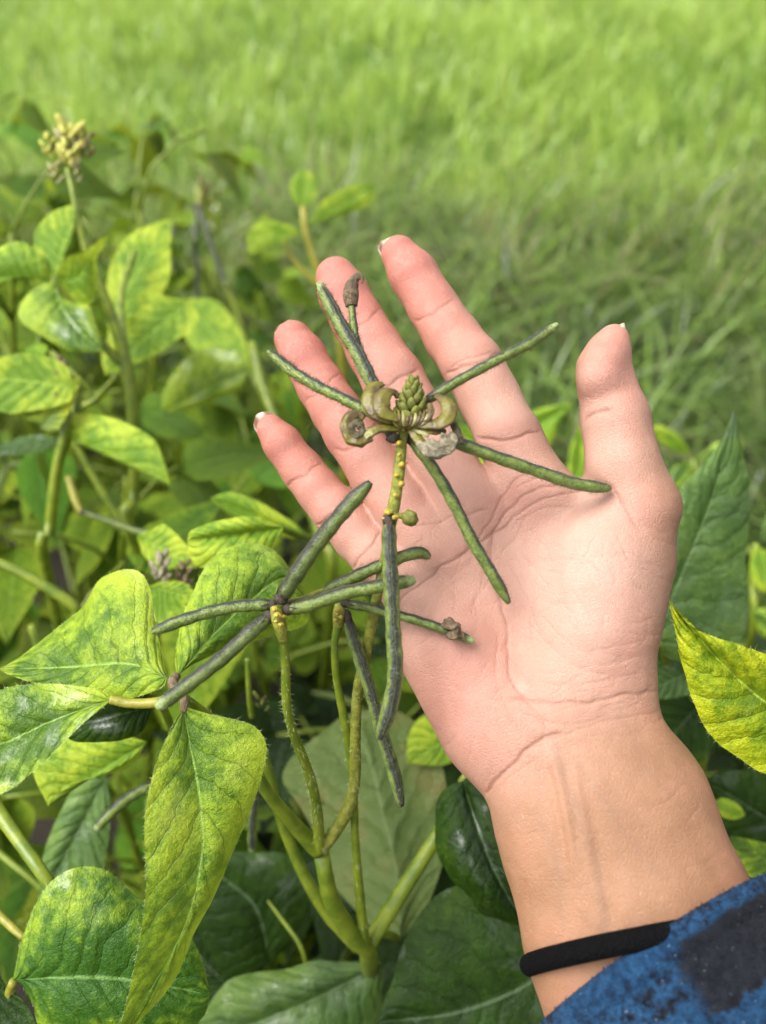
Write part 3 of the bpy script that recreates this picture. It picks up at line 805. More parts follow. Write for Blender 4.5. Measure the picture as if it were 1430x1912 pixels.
def build_sleeve():
    mat = fleece_mat()
    # mouth ellipse in camera space (mm), then rings running up the arm
    c0 = mm(1232, 1792, 221); maj = mm(1452, 1640, 221) - mm(1004, 1938, 221); maj /= 2
    ax = mm(1400, 2110, 208) - mm(1232, 1792, 221); ax /= np.linalg.norm(ax)
    dep = np.cross(ax, maj); dep /= np.linalg.norm(dep); 
    if dep[2] < 0: dep = -dep
    NU, NV = 64, 96
    V, UV = [], []
    prof = [(3.5, -2.2), (1.0, -1.6), (-0.6, -0.6), (-1.0, 0.7), (0.2, 1.7), (2.0, 2.1), (4.0, 2.0), (4.9, 1.35), (5.4, 1.1), (5.9, 1.4), (6.8, 2.0)] + [(7.0 + 83 * (i / (NU - 11)) ** 1.1, 2.1) for i in range(1, NU - 10)]
    for i, (s, off) in enumerate(prof):
        for j in range(NV + 1):
            ph = 2 * math.pi * j / NV
            grow = 1 + s * 0.0035
            bulge = -10.0 * max(0, -math.sin(ph)) ** 1.0 * math.exp(-s / 60)   # front lip rides towards the hand
            rad = maj * math.cos(ph) * grow + dep * (25.5 * grow) * math.sin(ph)
            nrm = maj / np.linalg.norm(maj) * math.cos(ph) + dep * math.sin(ph)
            fold = 1.6 * math.sin(ph * 3 + s * 0.09) * min(1, s / 20) + 0.9 * math.sin(s * 0.22 + ph * 2) * min(1, max(0, s) / 25)
            V.append(c0 + ax * (s + bulge) + rad + nrm * (off + fold))
            UV.append((ph / (2 * math.pi) * 3.2 + 0.30, (s + 2) / 27.5 + 0.584))
    k = NV + 1; n = len(prof)
    V = np.array(V)
    F = [(i * k + j, i * k + j + 1, (i + 1) * k + j + 1, (i + 1) * k + j) for i in range(n - 1) for j in range(NV)]
    W = cam_to_world(V)
    sl = mk('sleeve', W, F, mat, PERSON, UV)
    if DEBUG:
        sx = np.array([seen(w) for w in W])
        for tx, ty in ((1380, 1800), (1300, 1850), (1200, 1850), (1250, 1740), (1400, 1690), (1100, 1870)):
            i = np.argmin((sx[:, 0] - tx) ** 2 + (sx[:, 1] - ty) ** 2 + np.where(sx[:, 2] < 222, 0, 1e6)); print('SLEEVE', tx, ty, UV[i], sx[i])
    # short fleece pile standing off the cloth
    UVa = np.array(UV); pv, pf, puv = [], [], []
    r2 = random.Random(4)
    Fv = [f for f in F if W[f[0]] @ FWD < (EYE @ FWD) + 0.232]
    for _ in range(26000):
        f = r2.choice(Fv); a, b = r2.random(), r2.random()
        p = (W[f[0]] * (1 - a) + W[f[1]] * a) * (1 - b) + (W[f[3]] * (1 - a) + W[f[2]] * a) * b
        uv = (UVa[f[0]] * (1 - a) + UVa[f[1]] * a) * (1 - b) + (UVa[f[3]] * (1 - a) + UVa[f[2]] * a) * b
        nn = np.cross(W[f[1]] - W[f[0]], W[f[3]] - W[f[0]]); nn /= np.linalg.norm(nn) + 1e-12
        if nn @ (p - (EYE + FWD * 0.221 + RIGHT * 0.08 - UP * 0.13)) < 0: nn = -nn
        d1 = np.array([r2.gauss(0, 1) for _ in range(3)]); d1 /= np.linalg.norm(d1)
        w = 0.00016; L = r2.uniform(0.0003, 0.0007)
        tip = p + (nn + d1 * 0.8) * L
        sd_ = np.cross(nn, d1); sd_ /= np.linalg.norm(sd_) + 1e-12
        i0 = len(pv); pv += [p - sd_ * w, p + sd_ * w, tip]; puv += [uv] * 3; pf.append((i0, i0 + 1, i0 + 2))
    pile = mk('fleece_pile', np.array(pv), pf, mat, sl, puv, smooth=False); pile['kind'] = 'stuff'
build_sleeve()

def build_tie():
    c = mm(1180, 1785, 224.5); a = (mm(1375, 1728, 222) - mm(990, 1803, 227)) / 2
    dep = np.array([0.05, 0.1, 1.0]); dep /= np.linalg.norm(dep)
    c = (mm(1375, 1728, 222) + mm(990, 1803, 227)) / 2
    toward = mm(1180, 1756, 200.5) - c
    n = 90
    P = []
    for i in range(n + 1):
        ph = 2 * math.pi * i / n
        P.append(c + a * math.cos(ph) - toward * math.sin(ph))
    m, nt, out = new_mat('black_elastic'); t = NT(nt)
    tc = t.n('TexCoord'); mp = t.n('Mapping'); nt.links.new(tc.outputs['UV'], mp.inputs[0]); mp.inputs['Scale'].default_value = (300, 26, 1)
    wv = t.voro(mp.outputs[0], 1.0); nz = t.noise(tc.outputs['Object'], 900, 3)
    p = principled(t, t.mix(nz, (0.0012, 0.0012, 0.0014), (0.0035, 0.0035, 0.004)), 0.9, t.bump(t.math('ADD', wv, nz), 0.9, 0.0006), 0.08)
    nt.links.new(p.outputs[0], out.inputs[0])
    V, F, UV = tube(cam_to_world(np.array(P)), 0.0027, 20, face=UP)
    o = mk('hair_tie', V, F, m, None, UV)
    tag(o, 'black elastic hair tie worn round the wrist at the sleeve edge', 'hair tie')
build_tie()
# ------------------------------------------------------------------ leaves, stalks and pods
def resample(lst, n):
    return spline(np.array(lst, float), n)

def leaflet(parent, mat, base, tip, left, right, d, mid=(), fold=(0, 0), bulge=0.0, quilt=0.35, wave=0.8, nu=44, nv=26, hairs=0, seed=0, veins=8.5, name='leaflet', under=False):
    """leaf blade from its midrib and its two edges; d = distances (mm) along the midrib, fold = how far each edge swings away (mm)"""
    n = nu + 1
    Mx = resample([base, *mid, tip], n); Lx = resample([base, *left, tip], n); Rx = resample([base, *right, tip], n)
    t = np.linspace(0, 1, n)
    D = np.interp(t, np.linspace(0, 1, len(d)), d)
    D = np.convolve(np.pad(D, 3, 'edge'), np.ones(7) / 7, 'valid')
    pr = np.sin(np.pi * np.clip(t, 0, 1)) ** 0.7
    V, UV = np.zeros((n, nv + 1, 3)), np.zeros((n, nv + 1, 2))
    for j in range(nv + 1):
        v = -1 + 2 * j / nv; a = abs(v); E = Lx if v < 0 else Rx; f = fold[0] if v < 0 else fold[1]
        q = Mx * (1 - a) + E * a
        dd = D + pr * (f * a ** 1.25 + bulge * math.sin(math.pi * a))
        for i in range(n):
            V[i, j] = at(q[i, 0], q[i, 1], dd[i])
            UV[i, j] = (t[i], v * .5 + .5)
    # surface relief along the normal: raised between the veins, uneven margin
    du = np.gradient(V, axis=0); dv = np.gradient(V, axis=1)
    N = np.cross(du, dv); N /= np.linalg.norm(N, axis=2)[..., None] + 1e-12
    av = np.abs(np.linspace(-1, 1, nv + 1))[None, :]; tt = t[:, None]
    ph = (tt - 0.26 * av ** 0.85) * veins
    rel = np.abs(np.sin(np.pi * (ph + 0.0))) ** 0.6 * np.minimum(1, av * 4) * (1 - 0.6 * av)
    wv = np.zeros((n, nv + 1))
    for i in range(n):
        for j in range(nv + 1):
            p = V[i, j]
            wv[i, j] = noise.noise(Vector(p * 45) + Vector((seed * 3.1, 0, 0))) * 1.2 * wave + noise.noise(Vector(p * 120) + Vector((seed, 5, 0))) * 0.55 * wave + noise.noise(Vector(p * 330)) * 0.16
    env = np.minimum(1, np.minimum(tt, 1 - tt) * 8)
    facing = -1.0 if (N.mean((0, 1)) @ FWD) > 0 else 1.0
    rel = rel - 0.9 * np.exp(-(av / 0.07) ** 2) * (1 - 0.5 * tt)
    V = V + N * (facing * (rel * quilt * 0.9) * env + wv * (0.35 + 0.65 * av) * env)[..., None] / 1000
    k = nv + 1
    F = [(i * k + j, i * k + j + 1, (i + 1) * k + j + 1, (i + 1) * k + j) for i in range(nu) for j in range(nv)]
    flip = (facing > 0) != under
    if flip: F = [f[::-1] for f in F]
    mb = MB(); mb.add(V.reshape(-1, 3), F, UV.reshape(-1, 2))
    if hairs:
        r2 = random.Random(seed); hv, hf = [], []
        for _ in range(hairs):
            i = r2.randrange(2, nu - 1); j = r2.choice((0, nv)); f = r2.random()
            p = V[i, j] * (1 - f) + V[i + 1, j] * f; inn = V[i, 1 if j == 0 else nv - 1]
            o = p - inn; o /= np.linalg.norm(o) + 1e-12
            tp = p + (o + np.array([r2.gauss(0, .5) for _ in range(3)])) * r2.uniform(0.0003, 0.0009)
            sd_ = np.cross(o, FWD); sd_ /= np.linalg.norm(sd_) + 1e-12
            b = len(hv); hv += [p - sd_ * 3.5e-5, p + sd_ * 3.5e-5, tp]; hf.append((b, b + 1, b + 2))
        mb.add(np.array(hv), hf, None, 1)
    return mb.build(name, [mat, M['leaf_hair']], parent)

def stalk(parent, P, mat=None, name='stem', ground=None, sides=10, hairs=0, knots=True, n=None):
    """stem through (px, py, mm, radius px); ground = continue down to the soil at this (x, y)"""
    W = pts(P); R = np.array([p[3] * p[2] / FPX / 1000 for p in P])
    if ground is not None:
        g = np.array([ground[0], ground[1], float(ground_z(ground[0], ground[1])) - 0.02])
        W = np.vstack([W, W[-1] * 0.5 + g * 0.5 + np.array([0.006, 0, 0]), g]); R = np.concatenate([R, [R[-1] * 1.1, R[-1] * 1.25]])
    S = spline(np.hstack([W, R[:, None]]), n or 10 * len(W))
    rr = np.abs(S[:, 3])
    if knots:
        rr = rr * (1 + 0.06 * np.array([noise.noise(Vector(p * 160)) for p in S[:, :3]]))
    V, F, UV = tube(S[:, :3], rr, sides)
    mb = MB(); mb.add(V, F, UV)
    if hairs: add_fuzz(mb, S[:, :3], rr, hairs, 0.0010, 1)
    return mb.build(name, [mat or M['stem'], M['leaf_hair']], parent)

def add_fuzz(mb, P, R, count, length, slot, seed=1, width=6.5e-5):
    r2 = random.Random(seed + count); hv, hf = [], []
    T, S, N = frames(P, -FWD); n = len(P)
    for _ in range(count):
        i = r2.randrange(1, n - 2); f = r2.random(); a = r2.uniform(-math.pi, math.pi)
        c = P[i] * (1 - f) + P[i + 1] * f; rad = R[i] * (1 - f) + R[i + 1] * f
        o = N[i] * math.cos(a) + S[i] * math.sin(a)
        p = c + o * rad * 0.97
        tp = p + (o + T[i] * r2.uniform(-0.2, 0.9) + np.array([r2.gauss(0, .25) for _ in range(3)])) * length * r2.uniform(0.5, 1.2)
        sd_ = np.cross(o, T[i]) * width
        b = len(hv); hv += [p - sd_, p + sd_, tp]; hf.append((b, b + 1, b + 2))
    mb.add(np.array(hv), hf, None, slot)

def pod(parent, P, r, face=None, mat='pod', twist=0.0, beak=0.07, beak_col='beak', calyx=True, seed=0, fuzz=1400, taper=0.84, flat=0.92, label=None, n=64):
    W = pts(P); S = spline(W, n); t = np.linspace(0, 1, n)
    dm = np.interp(t, np.linspace(0, 1, len(P)), [p[2] for p in P])
    R = 0.84 * r * dm / FPX / 1000
    prof = np.clip(0.62 + t / 0.10 * 0.38, 0.62, 1.0)
    e = np.clip((t - taper) / (1 - taper), 0, 1)
    prof *= np.sqrt(np.clip(1 - (e * 0.93) ** 2.2, 0, 1))
    L = np.linalg.norm(np.diff(S, axis=0), axis=1).sum()
    seeds = L / 0.0052
    prof *= 1 + 0.045 * np.cos(2 * np.pi * seeds * t + seed) * np.clip((0.95 - t) * 8, 0, 1) + 0.03 * np.sin(t * 23 + seed)
    V, F, UV = tube(S, R * prof, 16, face, flat, 1.02 if beak > 0.045 else 0.93, twist)
    mi = [0] * len(F)
    mb = MB(); mb.add(V, F, UV); mb.mi = mi
    if calyx:
        c = S[:5]; rc = np.array([0.55, 0.82, 0.86, 0.80, 0.70]) * R[0] * 1.02
        c = c - (S[1] - S[0]) * 1.2
        V2, F2, U2 = tube(c, rc, 12, face); mb.add(V2, F2, U2, 2)
        for q in range(4):
            a = q * 1.57; T, Sd, N = frames(S, -FWD)
            o = N[3] * math.cos(a) + Sd[3] * math.sin(a)
            b0 = S[2] + o * R[0] * 0.72; tp = S[7] + o * R[0] * 1.05; sdv = np.cross(o, T[3]) * R[0] * 0.4
            mb.add(np.array([b0 - sdv, b0 + sdv, tp]), [(0, 1, 2)], None, 2)
    if fuzz: add_fuzz(mb, S, R * prof, fuzz, 0.0009, 3, seed)
    o = mb.build('pod', [M[mat], M[beak_col], M['black_calyx'], M['hair']], parent)
    if label: o['label'] = label
    return o

UPV = UP
def glands(parent, spots):
    for i, (x, y, d, r) in enumerate(spots):
        c = at(x, y, d + 0.6); rr = 0.85 * r * d / FPX / 1000
        V, F, UV = blob(c, np.eye(3) * rr * np.array([0.95, 0.8, 0.8]), 7, 10, 0.5, i, 900)
        mb = MB(); mb.add(V, F, UV)
        V, F, UV = blob(c - FWD * rr * 0.75, np.eye(3) * rr * 0.5, 5, 8, 0.3, i + 9, 900); mb.add(V, F, UV)
        mb.build('gland', M['gland'], parent)

def curl(parent, P, mat, widths, name='petal', flat=0.45, sides=20, lump=0.00025, dark=None):
    """curled petal: a flattened tapering sweep with a hollow inner face"""
    W = pts(P); n = 36; S = spline(W, n)
    d = np.mean([p[2] for p in P]); w = np.interp(np.linspace(0, 1, n), np.linspace(0, 1, len(widths)), widths) * 1.02 * d / FPX / 1000
    V, F, UV = tube(S, w, sides, -FWD * 0.6 + UP * 0.5, flat)
    k_ = sides + 1; Vr = V[:n * k_].reshape(n, k_, 3); an = np.linspace(-np.pi, np.pi, k_)
    V[:n * k_] = (S[:, None] + (Vr - S[:, None]) * (1 + 0.10 * np.cos(5 * an) + 0.05 * np.sin(9 * an))[None, :, None]).reshape(-1, 3)
    if lump:
        V = V + np.array([np.array(noise.noise_vector(Vector(p * 420))) * lump + np.array(noise.noise_vector(Vector(p * 1300))) * lump * .5 for p in V])
    mb = MB(); mb.add(V, F, UV)
    return mb.build(name, mat, parent)

# ------------------------------------------------------------------ the plant held in front of the palm
g0 = (-0.01, 0.21)
PA = empty('bean_plant', (g0[0], g0[1], float(ground_z(*g0))), 'mosaic-leaved bean plant whose dark hairy pods spread across the open palm', 'bean plant')
stalk(PA, [(600, 1592, 292, 15), (618, 1680, 300, 16), (655, 1740, 312, 17), (684, 1772, 324, 17), (690, 1800, 352, 17), (694, 1850, 410, 18)], M['stem'], 'stem', g0)
stalk(PA, [(470, 1425, 268, 11), (500, 1480, 274, 12), (545, 1535, 282, 14), (594, 1590, 290, 15)], M['stem'], 'branch')
stalk(PA, [(490, 1400, 300, 9), (535, 1560, 312, 10), (600, 1690, 322, 12), (670, 1770, 330, 13)], M['stem'], 'branch')
stalk(PA, [(870, 1455, 330, 9), (815, 1560, 326, 13), (750, 1665, 324, 15), (690, 1760, 324, 16)], M['stem'], 'branch')

ra = stalk(PA, [(768, 782, 223, 9), (752, 812, 223, 10), (747, 860, 223.5, 11), (741, 910, 224, 11.5), (733, 958, 225, 12), (726, 1000, 229, 9), (712, 1070, 236, 9), (697, 1150, 243, 10), (683, 1220, 250, 10), (668, 1290, 257, 10), (663, 1380, 265, 11), (662, 1460, 274, 11), (645, 1520, 281, 12), (600, 1588, 290, 13)], M['raceme'], 'raceme', hairs=500, sides=14, n=160)
pod(ra, [(735, 792, 226), (690, 770, 227), (640, 744, 230), (590, 720, 234), (545, 692, 238), (500, 655, 241)], 13.5, -FWD * .3 + UP, seed=1, beak=0.03, beak_col='black_calyx')
pod(ra, [(712, 745, 227), (690, 706, 228), (665, 655, 230), (632, 600, 233), (595, 528, 237)], 16.5, -FWD + UP * .3 + RIGHT * .7, seed=2, beak=0.10, taper=0.7)
pod(ra, [(700, 718, 228), (682, 680, 229), (668, 645, 231), (660, 605, 233), (656, 566, 235)], 9.0, RIGHT - FWD * .4, seed=3, beak=0.0, taper=0.97, fuzz=600)
stalk(ra, [(656, 572, 235, 12), (655, 552, 235, 16), (657, 534, 235, 13), (662, 521, 234.5, 9), (670, 516, 234, 7), (676, 521, 233.5, 4), (676, 529, 233, 1.5)], M['dry'], 'dry_tip', n=30)
pod(ra, [(790, 752, 226), (840, 720, 227), (890, 692, 228), (945, 663, 229), (990, 640, 230), (1041, 605, 231)], 12.5, UP - FWD * .3, seed=4, beak=0.09, taper=0.76)
pod(ra, [(835, 822, 225), (880, 836, 226), (940, 858, 227), (1010, 882, 229), (1075, 903, 231), (1140, 912, 233)], 15.5, UP - FWD * .4, seed=5, beak=0.02)
pod(ra, [(762, 815, 225), (790, 848, 225), (820, 892, 226), (850, 945, 227), (882, 1010, 228), (918, 1070, 229), (950, 1126, 231)], 14.5, RIGHT * .8 + UP * .5 - FWD * .5, seed=6, beak=0.03, beak_col='black_calyx')
pod(ra, [(726, 966, 223), (727, 1030, 222), (731, 1110, 221), (735, 1190, 221), (738, 1255, 221), (728, 1320, 222), (708, 1380, 223)], 17.5, -FWD + RIGHT * .1, seed=7, beak=0.02, taper=0.86, fuzz=1800, n=80)
glands(ra, [(753, 800, 219.5, 8), (745, 828, 220, 8), (751, 868, 220.5, 8), (741, 888, 221, 6), (749, 904, 221, 9), (738, 925, 221, 6), (725, 957, 221, 10), (737, 966, 220, 8), (718, 968, 222, 6), (745, 850, 220, 6)])
# green knob beside the node
stalk(ra, [(740, 962, 224, 5), (752, 964, 223, 6), (758, 967, 222, 9)], M['bud'], 'bud_stalk', n=12)
V, F, UV = blob(at(766, 968, 221.5), np.eye(3) * 0.0021, 12, 16, 0.25, 3, 700); mb = MB(); mb.add(V, F, UV); mb.build('flower_bud', M['bud'], ra)
# cone of green buds at the top
r3 = random.Random(2)
for i in range(44):
    f = i / 43; a = i * 2.4
    cx, cy = 767 + 5 * f, 792 - 84 * f
    rad = 27 * (1 - f ** 1.4) + 3
    x = cx + math.cos(a) * rad; dz_ = -math.sin(a) * rad * 0.8
    dd = 221 + dz_ * 0.14
    out = RIGHT * math.cos(a) - FWD * math.sin(a) * 1.0
    ax = UP * 0.9 + out * 0.5; ax /= np.linalg.norm(ax)
    sdv = np.cross(ax, out); sdv /= np.linalg.norm(sdv); o2 = np.cross(sdv, ax)
    s = (1.0 - 0.3 * f) * 0.00165
    V, F, UV = blob(at(x, cy, dd), np.array([sdv * s * 0.85, o2 * s * 0.55, ax * s * 1.35]), 8, 10, 0.2, i, 900)
    mb = MB(); mb.add(V, F, UV); mb.build('flower_bud', M['bud'], ra)
# thin filaments that run down into the axis
for i in range(11):
    a = -1.25 + 2.5 * i / 10
    x0 = 768 + 24 * a; 
    curl(ra, [(758 + 8 * a, 800, 219.5), (764 + 20 * a, 793, 217.5), (768 + 29 * a, 783 - abs(a) * 4, 216.8), (768 + 33 * a, 770 - abs(a) * 6, 218)], M['petal' if i % 3 else 'petal_pale'], [3, 4, 4, 2], 'filament', 0.7, sides=8, lump=0.0001)
# curled olive petals either side, withered ones below
curl(ra, [(752, 786, 220), (722, 782, 219), (700, 768, 219), (692, 745, 220), (700, 722, 222), (712, 716, 224)], M['petal'], [5, 12, 17, 17, 13, 7], flat=0.6)
curl(ra, [(757, 784, 218.5), (735, 780, 217), (716, 768, 216.5), (712, 748, 217), (722, 733, 218.5), (737, 733, 220), (742, 744, 220)], M['petal'], [4, 10, 15, 16, 14, 9, 4], flat=0.6)
curl(ra, [(770, 792, 219), (800, 794, 217.5), (824, 790, 217), (838, 776, 217.5), (837, 757, 219), (824, 744, 221), (812, 740, 222)], M['petal'], [5, 9, 12, 14, 14, 11, 5], flat=0.6)
curl(ra, [(772, 788, 218), (792, 783, 217), (804, 770, 217), (803, 754, 218.5)], M['petal'], [3, 6, 7, 4], flat=0.5)
curl(ra, [(744, 800, 220), (722, 799, 219), (704, 802, 218.5), (690, 808, 218.5)], M['petal'], [7, 8, 9, 11], flat=0.75)
curl(ra, [(702, 803, 217.6), (690, 808, 217.2), (680, 815, 217.2)], M['petal_pale'], [7, 10, 9], flat=0.6)
curl(ra, [(690, 814, 218), (672, 824, 217.5), (654, 818, 217.5), (646, 798, 217.5), (653, 780, 218), (668, 774, 218.5), (680, 782, 218.5)], M['petal'], [10, 12, 12, 11, 11, 10, 6], flat=0.8, lump=0.0004)
curl(ra, [(678, 806, 217.2), (664, 812, 216.8), (656, 800, 216.8), (662, 789, 217), (672, 791, 217.2), (671, 800, 216.8)], M['petal_dry'], [7, 8, 8, 7, 6, 3], 'withered_petal', 0.9, lump=0.0006)
curl(ra, [(666, 786, 217.2), (676, 796, 216.8), (674, 806, 217)], M['petal_dry'], [5, 6, 4], 'withered_petal', 0.8, lump=0.0006)
curl(ra, [(762, 800, 220), (774, 812, 219), (784, 824, 218), (794, 834, 217.5)], M['petal'], [5, 8, 9, 10], flat=0.7)
curl(ra, [(768, 800, 219.5), (784, 806, 218.6), (800, 812, 218)], M['petal_pale'], [4, 6, 5], flat=0.6)
curl(ra, [(772, 802, 219.8), (790, 800, 219), (812, 806, 218.6), (832, 804, 219)], M['petal'], [4, 7, 8, 5], flat=0.6)
curl(ra, [(784, 826, 217.5), (800, 842, 217), (820, 846, 217), (838, 836, 217), (846, 820, 217.5), (842, 808, 218)], M['petal_white'], [8, 11, 12, 11, 9, 5], 'withered_petal', 0.8, lump=0.0008)
curl(ra, [(794, 822, 217.3), (808, 832, 216.6), (824, 830, 216.5), (834, 820, 217), (826, 814, 217)], M['petal_white'], [7, 10, 10, 8, 4], 'withered_petal', 0.8, lump=0.0009)
curl(ra, [(838, 786, 220), (850, 800, 219.5), (856, 820, 219.5), (851, 834, 220)], M['petal_dry'], [4, 8, 8, 3], 'withered_petal', 0.5, lump=0.0005)
mbf = MB(); pf_ = pts([(790, 830, 217.2), (808, 840, 216.9), (828, 838, 216.9), (844, 820, 217.4)])
add_fuzz(mbf, spline(pf_, 12), np.full(12, 0.0016), 420, 0.0012, 0, 5); mbf.build('petal_hair', M['petal_white'], ra)
V, F, UV = blob(at(732, 816, 221), np.eye(3) * 0.0017, 8, 10, 0.4, 8, 900); mb = MB(); mb.add(V, F, UV); mb.build('calyx', M['black_calyx'], ra)

rb = stalk(PA, [(517, 1136, 231, 12), (522, 1160, 232, 12), (527, 1185, 233, 9), (533, 1240, 237, 8.5), (535, 1310, 243, 9), (548, 1370, 252, 9), (575, 1440, 264, 9.5), (590, 1500, 275, 10), (597, 1588, 289, 12)], M['stem'], 'raceme', hairs=350, sides=14, n=110)
stalk(rb, [(512, 1132, 229.5, 8), (517, 1150, 229, 13), (523, 1172, 230, 13), (529, 1195, 232, 9.5)], M['raceme'], 'raceme_tip', n=30)
pod(rb, [(523, 1120, 230), (548, 1080, 228), (590, 1018, 226), (645, 950, 224), (692, 900, 223)], 19.5, -RIGHT * .7 + UP * .6 - FWD * .3, 'pod_purple', seed=8, beak=0.04, taper=0.8)
pod(rb, [(512, 1130, 234), (470, 1130, 234), (420, 1136, 234), (350, 1155, 233), (284, 1180, 232)], 15, UP - FWD * .25, 'pod', seed=9, beak=0.03, beak_col='hair')
pod(rb, [(504, 1150, 230), (470, 1178, 227), (425, 1220, 225), (370, 1264, 222), (292, 1322, 220)], 18, UP * .8 - RIGHT * .5 - FWD * .2, 'pod_purple', seed=10, beak=0.09, taper=0.88, label='darkest purple pod reaching down to the leaf joint')
pod(rb, [(535, 1138, 230), (580, 1128, 229), (640, 1108, 228.5), (710, 1094, 229), (776, 1083, 230)], 17, UP - FWD * .3, 'pod', seed=11, beak=0.05)
pod(rb, [(606, 1104, 237), (650, 1083, 236), (700, 1060, 235), (755, 1038, 235), (785, 1032, 235.5), (803, 1041, 236)], 15.5, UP - FWD * .2, 'pod', seed=12, beak=0.02, calyx=False)
stalk(rb, [(525, 1128, 232, 7), (560, 1120, 234, 6), (608, 1103, 237, 7)], M['raceme'], 'pod_stalk', n=20)
glands(rb, [(512, 1138, 225.5, 8), (518, 1148, 225, 9), (524, 1166, 226, 7), (516, 1160, 226, 6), (528, 1152, 227, 6)])

rc = stalk(PA, [(634, 1135, 245, 10), (632, 1165, 246, 9), (625, 1200, 248, 7), (627, 1260, 253, 7), (640, 1330, 260, 8), (652, 1400, 268, 8), (660, 1480, 278, 8), (664, 1580, 292, 8), (674, 1700, 308, 10), (680, 1760, 318, 11)], M['stem'], 'raceme', hairs=200, n=110)
stalk(rc, [(634, 1128, 244, 9), (633, 1145, 243.5, 12), (631, 1168, 245, 10)], M['raceme'], 'raceme_tip', n=20)
pod(rc, [(642, 1126, 240), (690, 1135, 238), (750, 1150, 235), (820, 1172, 233), (886, 1198, 232)], 11.5, UP - FWD * .3, 'pod', seed=13, beak=0.05, label='thin pod with a dried brown flower stuck near its tip')
curl(rc, [(826, 1172, 230.5), (836, 1166, 229.5), (848, 1172, 229), (846, 1184, 229), (834, 1188, 229.5)], M['dry'], [7, 10, 9, 8, 4], 'dry_flower', 0.8, lump=0.0009)
curl(rc, [(846, 1178, 230.5), (858, 1184, 230), (866, 1196, 230)], M['dry'], [6, 7, 2], 'dry_flower', 0.8, lump=0.0006)
pod(rc, [(645, 1146, 244), (662, 1200, 245), (690, 1285, 247), (712, 1365, 249), (735, 1440, 251), (750, 1505, 252)], 14.5, -FWD + RIGHT * .3, 'pod', seed=14, beak=0.04, beak_col='black_calyx')
glands(rc, [(630, 1140, 239.5, 7), (637, 1152, 240, 6), (627, 1158, 241, 6)])

# its mosaic leaves
lf = stalk(PA, [(338, 1300, 240, 9), (380, 1330, 248, 9), (430, 1372, 258, 10), (475, 1428, 268, 11)], M['stem'], 'leaf_stalk', hairs=120)
leaflet(lf, M['leaf_mottled'], (342, 1326), (222, 1950), [(325, 1350), (298, 1407), (278, 1477), (269, 1547), (273, 1641), (268, 1712), (254, 1790), (239, 1861), (226, 1910)],
        [(352, 1322), (391, 1334), (435, 1343), (474, 1356), (495, 1383), (495, 1414), (481, 1469), (458, 1536), (427, 1606), (399, 1677), (362, 1743), (340, 1806), (313, 1853), (262, 1905)],
        [238, 236, 237, 240, 246], mid=[(360, 1418), (374, 1500), (379, 1580), (362, 1680), (322, 1780), (262, 1880)], fold=(-9, 7), bulge=-1.5, quilt=0.16, wave=0.7, hairs=500, seed=1, nu=60, nv=32)
leaflet(lf, M['leaf_mottled'], (206, 1306), (-170, 1445), [(190, 1290), (140, 1281), (80, 1277), (0, 1290), (-90, 1340)], [(196, 1318), (175, 1335), (120, 1385), (60, 1442), (0, 1483), (-90, 1490)],
        [240, 238, 232], mid=[(100, 1345), (0, 1390)], fold=(4, -5), bulge=-1, hairs=350, seed=2)
stalk(lf, [(206, 1306, 240, 9), (240, 1313, 240, 9), (290, 1312, 240, 10), (338, 1298, 240, 9)], M['stem_yellow'], 'leaflet_stalk', hairs=90)
leaflet(lf, M['leaf_mottled'], (312, 1266), (-4, 1250), [(300, 1215), (289, 1165), (284, 1107), (262, 1068), (227, 1062), (185, 1081), (168, 1110), (150, 1140), (105, 1177), (50, 1222)],
        [(300, 1285), (235, 1306), (180, 1302), (126, 1292), (42, 1268)], [244, 252, 262, 268], mid=[(240, 1240), (130, 1246)], fold=(16, -4), bulge=-2, hairs=300, seed=3)
leaflet(lf, M['leaf_mottled'], (332, 1262), (574, 1120), [(327, 1235), (336, 1180), (346, 1138), (366, 1092), (391, 1046), (436, 1019), (487, 1018), (522, 1040), (548, 1075)],
        [(360, 1240), (400, 1222), (453, 1206), (503, 1188), (562, 1170), (576, 1150)], [246, 262, 276, 284], mid=[(400, 1185), (470, 1120), (530, 1080)], fold=(10, 5), bulge=-3, hairs=250, seed=4)
stalk(lf, [(330, 1262, 246, 8), (322, 1275, 243, 10), (338, 1298, 240, 9)], M['dry'], 'leaflet_joint', n=14)
stalk(lf, [(338, 1298, 240, 8), (344, 1312, 239, 8), (342, 1330, 238, 6)], M['dry'], 'leaflet_joint', n=14)
# lower leaves of the same plant, big and pale behind its stems
lf = stalk(PA, [(700, 1740, 322, 8), (724, 1745, 340, 8), (742, 1752, 360, 7)], M['stem'], 'leaf_stalk')
leaflet(lf, M['leaf_pale'], (748, 1756), (640, 1335), [(700, 1735), (655, 1690), (614, 1640), (592, 1565), (577, 1536), (556, 1500), (527, 1455), (548, 1410), (591, 1375)],
        [(795, 1695), (827, 1609), (838, 1530), (830, 1450), (812, 1395), (770, 1345), (718, 1322)], [362, 380, 395, 405], mid=[(742, 1640), (715, 1520), (690, 1420)], fold=(8, 10), bulge=3, seed=5, under=True)
# ------------------------------------------------------------------ bean plants around it, each leaf a part
def plant(loc_px, label, xy=None, group=None):
    g = xy
    return empty('bean_plant', (g[0], g[1], float(ground_z(*g))), label, 'bean plant', group)

